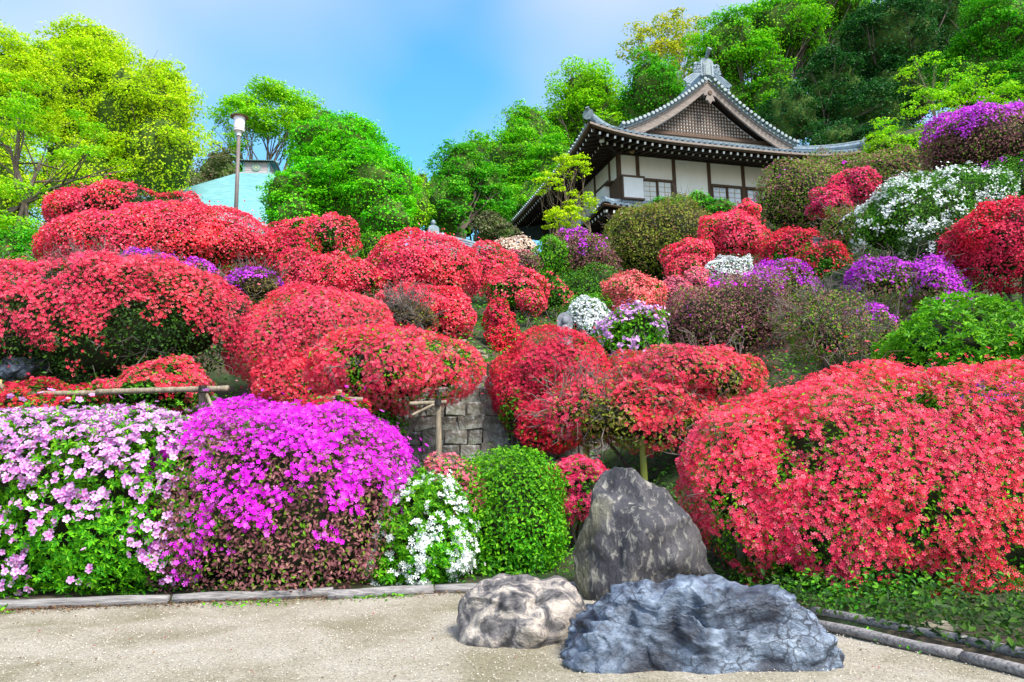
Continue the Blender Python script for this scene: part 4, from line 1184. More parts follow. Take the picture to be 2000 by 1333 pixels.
def build_bush(idx, lab, boxes, d, pet, leaf, o):
    seed = idx * 13 + 1
    p = o.get('p', 2.1)
    lobes = []
    for x0, x1, y0, y1, dd in boxes:
        dc = d + dd
        c = at((x0 + x1) / 2, (y0 + y1) / 2, dc)
        s = dc / FPX
        gk = 1.07 if d > 9 else 1.03
        rx, rz = (x1 - x0) / 2 * s * gk, (y1 - y0) / 2 * s * gk
        lobes.append((c, np.array([rx, max(rx * o.get('kd', .8), rz * .8), rz])))
    c0, r0 = lobes[0]
    bx, by = c0[0], c0[1]
    base = np.array([bx, by, gz(bx, by)])
    root = thing('azalea_bush', base, lab, 'bush', 'azalea bushes on the garden bank')
    amp = o.get('amp', .16)
    fr = o.get('fs', .0178) if d < 9.5 else max(.0178, d * .0017)
    fr = max(fr, o.get('fs', 0))
    L = max(o.get('ls', .042), d * .0036)
    ROS = d < 6.4 and o.get('ls', 0) > .04 or d < 8 and o.get('ls', 0) > .06
    cov, tb, fq, hole = o.get('cov', .5), o.get('tb', .15 if o.get('cov', .5) > .12 else 0.0), o.get('fq', 2.0), o.get('hole', 0)
    zlo = min(c[2] - r[2] for c, r in lobes); zhi = max(c[2] + r[2] for c, r in lobes)
    LP, LN, FP, FN, CV, CF, TP, TN = [], [], [], [], [], [], [], []
    nc = 0
    DEPS = [min(.28, .45 * r.min()) for c, r in lobes]
    def bumps(P, r):
        return fbm(P * (1.1 / max(r.mean(), .25)) * 1.6, seed, 2) * amp * min(r.mean(), .8) * 1.3 + fbm(P * 4.5, seed + 3, 2) * .035
    def shell(j, N, k0, k1):
        c, r = lobes[j]
        Q, n, uq = super_points(N, *r, p)
        P = Q + c
        bump = bumps(P, r)
        DEP = DEPS[j]
        stray = np.where(rng.random(N) < .05, rng.exponential(.055, N) * min(1, r.mean()), 0) if k1 > 0 else 0
        P = c + Q + n * (bump + (k0 + (k1 - k0) * rng.random(N)) * DEP + stray)[:, None]
        ok = ~inside(P, lobes, j, .90, p)
        view = unit(EYE - P)
        fac = (n * view).sum(1)
        ok &= (fac > -.25) | (rng.random(N) < .12)
        ok &= P[:, 2] > ground_fast(P[:, 0], P[:, 1]) - .04
        ok &= (n[:, 2] > -.55) | (rng.random(N) < .55)
        px = proj(P)
        ok &= (px[:, 0] > -260) & (px[:, 0] < 2260)
        return P[ok], n[ok]
    for j, (c, r) in enumerate(lobes):
        A = ell_area(*r)
        nl = int(A / ((.30 if not ROS else .5) * L * L) * o.get('lk', 1.0) * (.38 if cov > .75 else (.55 if cov > .5 else .78)))
        P, n = shell(j, min(nl, 70000), -.35, .02)
        hv = fbm(P * 1.9 / max(.6, d / 9), seed + 7, 3)
        ok = hv < (1.15 - 1.6 * hole) if hole else np.ones(len(P), bool)
        LP.append(P[ok]); LN.append(unit(n[ok] * .9 + rng.normal(size=(ok.sum(), 3)) * .55 + np.array([0, 0, .35])))
        # sparse inner leaves
        P2, n2 = shell(j, min(int(nl * .45), 30000), -.75, -.35)
        LP.append(P2); LN.append(unit(n2 + rng.normal(size=P2.shape) * .8))
        if cov > -.4:
            nf = int(A / (.80 * fr * fr))
            P, n = shell(j, min(nf, 60000), -.16, .12)
            zr = (P[:, 2] - zlo) / (zhi - zlo) * 2 - 1
            zr = .6 * zr + .4 * n[:, 2]
            val = cov + tb * zr + .42 * fbm(P * fq / max(1.0, d / 9) * 1.3, seed + 20, 3) + .22 * fbm(P * 7.5, seed + 23, 2)
            keep = rng.random(len(P)) < np.clip((val - .14) / .40, 0, 1)
            if hole:
                keep &= fbm(P * 1.9 / max(.6, d / 9), seed + 7, 3) < (1.0 - 1.6 * hole)
            FP.append(P[keep]); FN.append(unit(n[keep] * .8 + rng.normal(size=(keep.sum(), 3)) * .42 + np.array([0, 0, .3])))
        # core
        k = o.get('core', .84)
        M_ = 24
        th_, ph_ = np.meshgrid(np.linspace(0, 2 * math.pi, M_, endpoint=False), np.linspace(.01, math.pi - .01, 14))
        D = np.stack([np.cos(th_) * np.sin(ph_), np.sin(th_) * np.sin(ph_), np.cos(ph_)], -1).reshape(-1, 3)
        Q = D * ((np.abs(D) ** p).sum(1) ** (-1 / p))[:, None]
        n0 = unit(np.sign(Q) * np.abs(Q) ** (p - 1) / r)
        Q = Q * r
        Q = Q + n0 * (bumps(Q + c, r) - DEPS[j] * (.9 if k > .8 else 1.6) + fbm((Q + c) * 7, seed + 31, 2) * .02)[:, None]
        I = np.arange(len(Q)).reshape(14, M_)
        CF.append(np.stack([I[:-1], np.roll(I[:-1], -1, 1), np.roll(I[1:], -1, 1), I[1:]], -1).reshape(-1, 4) + nc)
        CV.append(Q + c - base); nc += len(Q)
        if o.get('twig'):
            P, n = shell(j, int(o['twig'] / len(lobes) * 3), -.75, -.3)
            hv = fbm(P * 1.9 / max(.6, d / 9), seed + 7, 3)
            q = np.argsort(-hv + .3 * rng.normal(size=len(hv)))[:int(o['twig'] / len(lobes))]
            TP.append(P[q]); TN.append(unit(n[q] * .5 + rng.normal(size=(len(q), 3)) * .6 + np.array([0, 0, .2])))
    link('inner_shade_hull', mesh_np('inner_shade_hull', np.concatenate(CV), np.concatenate(CF), M_CORE, True), root, kind='stuff')  # solid dark hull, its colour stands in for shade in the gaps
    LP = np.concatenate(LP); LN = np.concatenate(LN)
    tmpl = ROSETTE if ROS else LEAF_T
    link('foliage', scatter('foliage', *tmpl, LP - base, LN, L * rng.uniform(.7, 1.25, len(LP)), LEAF[leaf]), root, kind='stuff')
    if FP:
        FP = np.concatenate(FP); FN = np.concatenate(FN)
    if len(FP):
        npart = o.get('parts', 0)
        if npart:
            px = proj(FP)
            fac = (FN * unit(EYE - FP)).sum(1)
            sc_ = np.where((px[:, 0] > 5) & (px[:, 0] < 1995) & (px[:, 1] < 1320), fac / np.linalg.norm(FP - EYE, axis=1), -1)
            order = np.argsort(-sc_)
            pool = order[:min(len(order), npart * 3)]
            sel = rng.choice(pool, min(npart, len(pool)), replace=False)
            fm = flower_mesh(pet)
            X, Y, Z = frames(FN[sel], rng.random(len(sel)) * 6.28)
            ss = fr * rng.uniform(.92, 1.2, len(sel))
            for k in range(len(sel)):
                b = link('blossom', fm, root)
                mm = Matrix.Identity(4)
                for i in range(3):
                    mm[i][0], mm[i][1], mm[i][2], mm[i][3] = X[k, i] * ss[k], Y[k, i] * ss[k], Z[k, i] * ss[k], FP[sel[k], i] - base[i]
                b.matrix_local = mm
            msk = np.ones(len(FP), bool); msk[sel] = False
            FP, FN = FP[msk], FN[msk]
        T = FL_NEAR if o.get('fs', 0) > .024 and d < 6.4 else (FL_FIVE if d < 9.6 else FL_TINY)
        link('blossom_mass', scatter('blossom_mass', T[0], T[1], FP - base, FN, fr * rng.uniform(.62, 1.22, len(FP)), PET[pet], attr=T[2]), root, kind='stuff')
    if TP:
        TP = np.concatenate(TP); TN = np.concatenate(TN)
        sz = (.22 + .012 * d) * rng.uniform(.6, 1.3, len(TP))
        link('twigs', scatter('twigs', TWIG_V, TWIG_F, TP - base, TN, sz, M_TWIG, smooth=True), root, kind='stuff')
    ts = TubeSet()
    for k in range(o.get('stems', 5)):
        c, r = lobes[k % len(lobes)]
        e = c + rng.uniform(-.75, .75, 3) * r * np.array([1, .8, .3]) + np.array([0, 0, r[2] * .25])
        b0 = np.array([c[0] * .45 + bx * .55 + rng.normal() * .09, by + rng.normal() * .09, 0.0])
        b0[2] = gz(b0[0], b0[1]) - .08
        mid = (b0 + e) / 2 + rng.normal(size=3) * .12 * r.mean()
        mid[:2] = mid[:2] * .5 + (b0[:2] * .6 + e[:2] * .4) * .5
        rr = .010 + .012 * min(r.mean(), 1.2)
        ts.add([b0, (b0 + mid) / 2 + rng.normal(size=3) * .02, mid, (mid + e) / 2 + rng.normal(size=3) * .04, e], np.array([1.4, 1.1, .9, .7, .35]) * rr, 6)
    for q in range(len(ts.V)):
        ts.V[q] = ts.V[q] - base
    link('stems', ts.mesh('stems', M_TWIGD), root)
    return len(LP), len(FP)
_tot = [0, 0]
for _i, _b in enumerate(BUSHES):
    _a = build_bush(_i, *_b)
    _tot[0] += _a[0]; _tot[1] += _a[1]
print('BUSH leaves, flowers', _tot)

# ------------------------------------------------------------------ trees
def build_tree(idx, name, label, boxes, d, leaf, bpx, o):
    seed = 500 + idx * 17
    kd = o.get('kd', .85)
    lobes = []
    for x0, x1, y0, y1, dd in boxes:
        dc = d + dd
        s = dc / FPX
        rx, rz = (x1 - x0) / 2 * s, (y1 - y0) / 2 * s
        lobes.append((at((x0 + x1) / 2, (y0 + y1) / 2, dc), np.array([rx, max(rx * kd, .5 * rz), rz])))
    bx = at(bpx, 500, d)[0]
    base = np.array([bx, d, gz(bx, d) - .1])
    root = thing(name, base, label, 'tree', o.get('group', 'trees around the temple garden'))
    L = max(.07, d * o.get('lk', .0032))
    ts = TubeSet()
    tr = o.get('tr', .02 * d ** .8)
    ztop = max(c[2] + .5 * r[2] for c, r in lobes)
    cc = np.mean([c for c, r in lobes], 0)
    fork = base + (cc - base) * np.array([.6, .6, o.get('fork', .45)])
    nst = o.get('stems', 1)
    forks = []
    for k in range(nst):
        f2 = fork + (rng.normal(size=3) * np.array([.5, .4, .3]) * (0 if nst == 1 else 1))
        b2 = base + (rng.normal(size=3) * np.array([.15, .1, 0]) * (0 if nst == 1 else 1))
        m1 = (b2 + f2) / 2 + rng.normal(size=3) * .06 * np.linalg.norm(f2 - b2) * .5
        ts.add([b2, (b2 + m1) / 2, m1, f2], np.array([1.15, 1, .9, .75]) * tr, 8)
        forks.append(f2)
    LP, LN = [], []
    A = sum(ell_area(*r) for c, r in lobes)
    cr0 = o.get('cr', .26)
    for j, (c, r) in enumerate(lobes):
        rm = r.mean()
        cr = cr0 * rm
        n = max(6, int(o.get('n', 60) * ell_area(*r) / A))
        D = unit(rng.normal(size=(n, 3)))
        D[:, 2] = np.where(D[:, 2] < -.75, -D[:, 2], D[:, 2])
        rad = rng.uniform(o.get('rin', .45), 1.0, n) ** .6
        C = c + D * r * rad[:, None] * (1 - .5 * cr / rm) * (1 + .12 * fbm(D * 2.2 + c, seed, 2))[:, None]
        S = cr * rng.uniform(.6, 1.35, n)
        for k in range(n):
            m_ = int(o.get('dens', 1.0) * 10 * S[k] ** 2 / (L * L))
            Dk = unit(rng.normal(size=(m_, 3)))
            Dk[:, 2] = np.where((Dk[:, 2] < -.1) & (rng.random(m_) < .6), -Dk[:, 2], Dk[:, 2])
            rr = rng.uniform(.35, 1, m_) ** .45
            wob = 1 + .4 * fbm(Dk * 1.8 + C[k], seed + k, 2)
            Pk = C[k] + Dk * (S[k] * rr * wob)[:, None] * np.array([1.15, 1.15, o.get('flat', .6)])
            ok = ((unit(EYE - Pk) * unit(Pk - c)).sum(1) > -.2) | (rng.random(m_) < .2)
            LP.append(Pk[ok]); LN.append(unit(Dk[ok] * .6 + rng.normal(size=(ok.sum(), 3)) * .5 + np.array([0, 0, 1.0])))
        step = o.get('bstep', 4)
        for k in range(0, n, step):
            f2 = forks[k % nst]
            hub = f2 + (c - f2) * rng.uniform(.15, .6)
            m1 = (hub + C[k]) / 2 + rng.normal(size=3) * .10 * np.linalg.norm(C[k] - hub) - np.array([0, 0, .05 * rm])
            br = tr * o.get('br', .2) * rng.uniform(.6, 1.1)
            ts.add([f2, (f2 + hub) / 2 + rng.normal(size=3) * .03 * rm, hub, m1, C[k] + rng.normal(size=3) * .1 * S[k]], np.array([1.6, 1.35, 1.1, .65, .22]) * br, 5)
            for q in range(o.get('sub', 2)):
                e = C[k] + rng.normal(size=3) * S[k] * np.array([.8, .8, .4])
                ts.add([m1, (m1 + e) / 2 + rng.normal(size=3) * .08 * S[k], e], np.array([.5, .35, .15]) * br, 4)
    kc = o.get('core', .62)
    if kc:
        CV, CF, nc = [], [], 0
        for c, r in lobes:
            th_, ph_ = np.meshgrid(np.linspace(0, 2 * math.pi, 28, endpoint=False), np.linspace(.01, math.pi - .01, 16))
            D = np.stack([np.cos(th_) * np.sin(ph_), np.sin(th_) * np.sin(ph_), np.cos(ph_)], -1).reshape(-1, 3)
            Q = D * r * (kc * (1 + .28 * fbm(D * 2.6 + c, seed + 9, 3)))[:, None]
            ns = int(ell_area(*r) * kc * kc / (.6 * L * L))
            D2 = unit(rng.normal(size=(ns, 3)))
            D2 = D2[(unit(EYE - c) * D2).sum(1) > -.15]
            LP.append(c + D2 * r * (kc * (1 + .28 * fbm(D2 * 2.6 + c, seed + 9, 3)) + .03 + .10 * rng.random(len(D2)))[:, None])
            LN.append(unit(D2 * .8 + rng.normal(size=D2.shape) * .5 + np.array([0, 0, .4])))
            I = np.arange(len(Q)).reshape(16, 28)
            CF.append(np.stack([I[:-1], np.roll(I[:-1], -1, 1), np.roll(I[1:], -1, 1), I[1:]], -1).reshape(-1, 4) + nc)
            CV.append(Q + c - base); nc += len(Q)
        link('inner_shade_hull', mesh_np('inner_shade_hull', np.concatenate(CV), np.concatenate(CF), M_TCORE, True), root, kind='stuff')  # closed hull behind the leaves, crown shade put into its dark colour
    LP = np.concatenate(LP); LN = np.concatenate(LN)
    px = proj(LP)
    ok = (px[:, 0] > -200) & (px[:, 0] < 2200) & (px[:, 1] > -200)
    LP, LN = LP[ok], LN[ok]
    for q in range(len(ts.V)):
        ts.V[q] = ts.V[q] - base
    link('trunk', ts.mesh('trunk', M_BARKL if o.get('pale') else M_BARK), root)
    link('crown', scatter('crown', *LEAF_W, LP - base, LN, L * rng.uniform(.6, 1.3, len(LP)), LEAF[leaf]), root, kind='stuff')
    return len(LP)

TREES = [
 # name, label, boxes, depth, leaf, trunk px, options
 ('broadleaf_tree', 'huge rounded lime green tree filling the upper corner of the sky', [(40,310,60,360,0),(160,405,95,380,-1),(70,280,26,220,1),(220,400,165,430,-2),(40,270,250,460,-2),(240,390,110,260,0)], 40, 'lime', 200, dict(n=260, cr=.25, rin=.72, core=.66)),
 ('broadleaf_tree', 'yellow green tree crown behind the leaning maple', [(-160,110,30,330,0),(-100,90,230,520,-2),(20,130,60,260,1)], 34, 'lime', -20, dict(n=130, cr=.27, rin=.7, core=.62)),
 ('maple_tree', 'airy maple with dark spreading branches over the left end of the bank', [(-120,120,130,300,0),(-40,230,200,330,.4),(60,300,290,370,-.3),(-140,150,330,520,0),(0,120,420,560,-.6)], 19, 'fresh', 20, dict(n=130, cr=.22, dens=0.75, flat=.28, bstep=5, fork=0.62, tr=0.12, br=.28, rin=.4, core=0)),
 ('broadleaf_tree', 'open crowned bright tree behind the lamp post', [(400,560,190,285,0),(450,628,158,300,1),(390,480,230,340,-1),(540,640,200,330,0)], 52, 'fresh', 505, dict(n=150, cr=.30, dens=1.25, bstep=4, fork=0.45, tr=0.22, br=.28, rin=.5, pale=1, core=0)),
 ('evergreen_tree', 'dark shaggy evergreen left of the copper roof', [(300,420,300,450,0),(380,475,270,420,1),(330,470,340,450,-2)], 47, 'grey', 380, dict(n=90, cr=.3, core=.66)),
 ('evergreen_tree', 'low dark green tree behind the copper roof edge', [(380,520,310,430,0),(290,390,350,460,-1)], 51, 'mid', 430, dict(n=70, cr=.3, core=.66)),
 ('evergreen_tree', 'dark green tree glimpsed between lamp post and topiary', [(500,620,320,450,0),(440,560,330,430,1)], 56, 'mid', 540, dict(n=70, cr=.3, core=.66)),
 ('topiary_tree', 'large clipped green tree of stacked rounded pads', [(556,768,212,380,.8),(500,700,322,470,0),(600,828,300,478,.2),(552,805,255,470,.6),(515,640,365,480,-.8),(690,815,380,488,-.6)], 25, 'topiary', 660, dict(n=420, cr=.17, dens=1.1, flat=.5, rin=.93, kd=.9, tr=.2, core=.80)),
 ('broadleaf_tree', 'small bright tree in the notch right of the topiary', [(770,850,335,470,0),(790,845,325,420,2)], 36, 'fresh', 815, dict(n=50, cr=.3, core=.7)),
 ('maple_tree', 'deep green maple in the notch above the tiled gate roof', [(835,960,260,420,0),(820,930,330,480,-2),(890,1010,300,470,1)], 40, 'mid', 890, dict(n=150, cr=.26, flat=.4, rin=.65, core=.62)),
 ('broadleaf_tree', 'tall green tree left of the hall', [(930,1090,230,430,0),(1000,1150,240,460,-1),(960,1100,190,330,2),(880,1000,250,370,3),(960,1130,330,480,-2)], 47, 'green', 1030, dict(n=230, cr=.24, rin=.65, flat=.5, core=.64)),
 ('broadleaf_tree', 'light airy tree rising left of the gable', [(1060,1235,100,280,0),(1035,1180,165,340,1),(1130,1250,180,340,-1)], 52, 'fresh', 1140, dict(n=190, cr=.26, dens=0.8, bstep=4, rin=.5, core=0.5)),
 ('broadleaf_tree', 'thin golden tree high above the gable', [(1200,1310,25,170,0),(1265,1390,5,130,1),(1280,1390,60,200,0)], 58, 'gold', 1300, dict(n=230, cr=0.22, dens=0.8, bstep=3, rin=.4, pale=1, tr=0.2, core=0)),
 ('evergreen_tree', 'dark green tree close behind the ridge ornament', [(1205,1350,92,260,0),(1185,1300,150,330,1),(1260,1400,180,330,0)], 50, 'mid', 1270, dict(n=130, cr=.25, core=.64)),
 ('broadleaf_tree', 'big bright green tree over the hall roof', [(1330,1520,5,190,0),(1420,1640,-30,150,1),(1340,1500,120,270,1),(1440,1580,90,290,0),(1500,1720,-80,90,2)], 50, 'green', 1470, dict(n=280, cr=.22, flat=.45, rin=.6, core=.62, bstep=5)),
 ('evergreen_tree', 'dark evergreen in shade behind the hall roof end', [(1470,1620,150,310,0),(1540,1720,80,310,1.5),(1600,1800,150,320,0)], 44, 'forest', 1590, dict(n=190, cr=.22, rin=.6, core=.64)),
 ('evergreen_tree', 'tall dark evergreen high on the wooded slope', [(1630,1860,-20,190,0),(1670,1850,100,280,-1),(1760,1920,-60,160,1)], 46, 'forest', 1740, dict(n=190, cr=.22, rin=.6, core=.64)),
 ('broadleaf_tree', 'green tree at the upper corner of the wooded slope', [(1850,2060,-40,150,0),(1800,2000,60,260,1),(1930,2100,80,280,-1)], 40, 'mid', 1950, dict(n=190, cr=.22, flat=.45, rin=.6, core=.62)),
 ('maple_tree', 'light green young maple beside the violet azalea mound', [(1745,1880,95,190,0),(1690,1830,200,290,-.3),(1820,1990,130,250,.3),(1750,1900,170,260,0),(1880,2010,170,230,.5)], 22, 'fresh', 1830, dict(n=120, cr=.24, dens=0.7, flat=.3, bstep=4, fork=.4, tr=0.06, br=.28, pale=1, core=0)),
 ('maple_tree', 'slender lime maple with pale stems before the hall corner', [(1075,1160,292,360,0),(1035,1110,330,400,-.2),(1090,1172,370,440,0),(1050,1150,400,465,-.4)], 27, 'lime', 1105, dict(n=150, cr=0.24, dens=1.3, flat=.35, stems=4, fork=.3, tr=0.035, bstep=3, br=.28, pale=1, rin=.3, core=0)),
 ('round_shrub', 'grey green shrub behind the tiled gate roof', [(915,1005,410,490,0),(960,1020,430,490,-.5)], 33, 'grey', 960, dict(n=70, cr=.28, dens=1.1, core=.66)),
 ('low_pine', 'low feathery pine under the hall windows', [(1255,1330,382,430,0),(1310,1400,374,425,.3),(1370,1440,388,430,0)], 27.5, 'mid', 1340, dict(n=70, cr=.28, dens=1.0, lk=.003, core=.7)),
 ('evergreen_tree', 'shadowed tree filling the gap right of the hall eaves', [(1650,1800,230,340,0),(1560,1700,230,340,1)], 38, 'forest', 1690, dict(n=90, cr=.26, core=.66)),
 ('evergreen_tree', 'distant forest tree closing the gap above the hall roof end', [(1500,1720,-40,200,0),(1640,1900,-40,260,2),(1820,2080,-60,240,1)], 62, 'forest', 1650, dict(n=120, cr=.26, dens=.7, rin=.6, core=.8)),
 ('broadleaf_tree', 'distant green tree between the airy tree and the gable', [(1120,1300,170,380,0),(1010,1160,260,440,1)], 62, 'mid', 1200, dict(n=90, cr=.28, dens=.7, rin=.6, core=.78)),
 ('broadleaf_tree', 'distant green tree low in the notch behind the gate roof', [(800,960,330,490,0),(900,1060,320,480,1)], 58, 'green', 880, dict(n=80, cr=.28, dens=.7, rin=.6, core=.78)),
 ('round_shrub', 'leafy green shrub under the dark branched maple', [(-80,110,440,570,0),(20,120,480,560,-.6)], 16.5, 'mid', 20, dict(n=80, cr=.28, dens=.8, core=.7)),
 ('round_shrub', 'soft green shrub at the foot of the young maple', [(1680,1790,258,330,0),(1760,1850,250,320,.4)], 21, 'fresh', 1740, dict(n=60, cr=.3, dens=.8, core=.7)),
]
_tt = 0
for _i, _t in enumerate(TREES):
    _tt += build_tree(_i, *_t)
print('TREE leaves', _tt)

# ------------------------------------------------------------------ rocks
def rock_mat(kind):
    mt, n, l = new_mat('rock_' + kind)
    b = n['Principled BSDF']
    if kind == 'blue':
        vec = coords(n, l, (1, 1, 1.45), (0, .18, 0))
    elif kind == 'tall':
        vec = coords(n, l, (1.5, 1.5, .7), (0, .2, 0))
    else:
        vec = coords(n, l, (1, 1, 1.3))
    a = noise(n, l, vec, {'blue': 4.5, 'tall': 17, 'round': 7}[kind], 7, .62, {'blue': .5, 'tall': .5, 'round': 1.2}[kind])
    c = noise(n, l, vec, 30, 5, .65, .4)
    e = noise(n, l, vec, 2.6, 5, .6, .6)
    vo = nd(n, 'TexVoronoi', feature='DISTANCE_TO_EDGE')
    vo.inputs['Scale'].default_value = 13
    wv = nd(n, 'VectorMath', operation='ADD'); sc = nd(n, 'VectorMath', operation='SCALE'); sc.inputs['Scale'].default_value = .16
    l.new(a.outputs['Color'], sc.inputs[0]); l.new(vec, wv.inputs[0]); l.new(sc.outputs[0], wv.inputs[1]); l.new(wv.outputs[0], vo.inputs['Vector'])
    if kind == 'blue':
        r = ramp(n, [(.36, (.012, .016, .028)), (.46, (.06, .08, .115)), (.55, (.15, .195, .265)), (.66, (.26, .32, .40)), (.78, (.48, .51, .54))])
        l.new(a.outputs[0], r.inputs[0])
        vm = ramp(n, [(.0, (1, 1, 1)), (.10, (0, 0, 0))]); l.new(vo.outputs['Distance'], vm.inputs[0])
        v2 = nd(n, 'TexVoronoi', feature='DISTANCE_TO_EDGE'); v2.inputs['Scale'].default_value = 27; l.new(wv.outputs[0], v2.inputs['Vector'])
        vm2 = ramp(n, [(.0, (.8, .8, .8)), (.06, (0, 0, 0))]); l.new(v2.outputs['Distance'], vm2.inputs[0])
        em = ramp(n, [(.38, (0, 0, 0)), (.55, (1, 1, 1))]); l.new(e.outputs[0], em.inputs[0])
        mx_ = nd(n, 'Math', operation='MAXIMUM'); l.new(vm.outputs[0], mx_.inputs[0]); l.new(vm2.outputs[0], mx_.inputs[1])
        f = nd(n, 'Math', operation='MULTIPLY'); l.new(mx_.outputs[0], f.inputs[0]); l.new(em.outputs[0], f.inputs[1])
        col = mixc(n, l, f.outputs[0], r.outputs[0], (.012, .016, .028))  # crevice shade painted as dark lines along the cell edges
    elif kind == 'tall':
        r = ramp(n, [(.3, (.022, .022, .028)), (.5, (.05, .05, .06)), (.65, (.10, .095, .10))]); l.new(e.outputs[0], r.inputs[0])
        lm = ramp(n, [(.53, (0, 0, 0)), (.66, (1, 1, 1))]); l.new(a.outputs[0], lm.inputs[0])
        col = mixc(n, l, lm.outputs[0], r.outputs[0], (.27, .26, .23))
        tcg = nd(n, 'TexCoord'); sp = nd(n, 'SeparateXYZ'); l.new(tcg.outputs['Object'], sp.inputs[0])
        # mossy flank with its own ragged shape
        ms = nd(n, 'Math', operation='MULTIPLY_ADD'); l.new(sp.outputs[0], ms.inputs[0]); ms.inputs[1].default_value = -1.0; l.new(e.outputs[0], ms.inputs[2])
        mm_ = ramp(n, [(.78, (0, 0, 0)), (.92, (1, 1, 1))]); l.new(ms.outputs[0], mm_.inputs[0])
        mo = nd(n, 'Math', operation='MULTIPLY'); l.new(mm_.outputs[0], mo.inputs[0]); mo.inputs[1].default_value = .45
        col = mixc(n, l, mo.outputs[0], col, (.11, .11, .035))
    else:
        r = ramp(n, [(.38, (.04, .038, .04)), (.48, (.15, .14, .14)), (.55, (.34, .30, .26)), (.7, (.50, .45, .38))]); l.new(a.outputs[0], r.inputs[0])
        vm = ramp(n, [(.0, (1, 1, 1)), (.04, (0, 0, 0))]); l.new(vo.outputs['Distance'], vm.inputs[0])
        f = nd(n, 'Math', operation='MULTIPLY'); l.new(vm.outputs[0], f.inputs[0]); f.inputs[1].default_value = .6
        col = mixc(n, l, f.outputs[0], r.outputs[0], (.05, .045, .045))
    fine = ramp(n, [(.3, (.7, .7, .7)), (.7, (1.15, 1.15, 1.15))]); l.new(c.outputs[0], fine.inputs[0])
    col = mixc(n, l, .8, col, fine.outputs[0], 'MULTIPLY')
    l.new(col, b.inputs['Base Color'])
    b.inputs['Roughness'].default_value = .55 if kind == 'blue' else .75
    b.inputs['Specular IOR Level'].default_value = .45
    bp = nd(n, 'Bump'); bp.inputs['Strength'].default_value = .8; bp.inputs['Distance'].default_value = .014
    ad = nd(n, 'Math', operation='ADD'); l.new(c.outputs[0], ad.inputs[0]); l.new(a.outputs[0], ad.inputs[1])
    l.new(ad.outputs[0], bp.inputs['Height']); l.new(bp.outputs[0], b.inputs['Normal'])
    return mt
def ico(sub):
    import bmesh
    bm = bmesh.new(); bmesh.ops.create_icosphere(bm, subdivisions=sub, radius=1.0)
    V = np.array([v.co[:] for v in bm.verts]); Fc = np.array([[v.index for v in f.verts] for f in bm.faces])
    bm.free()
    return V, Fc
ICOS = {k: ico(k) for k in (5, 6, 7)}
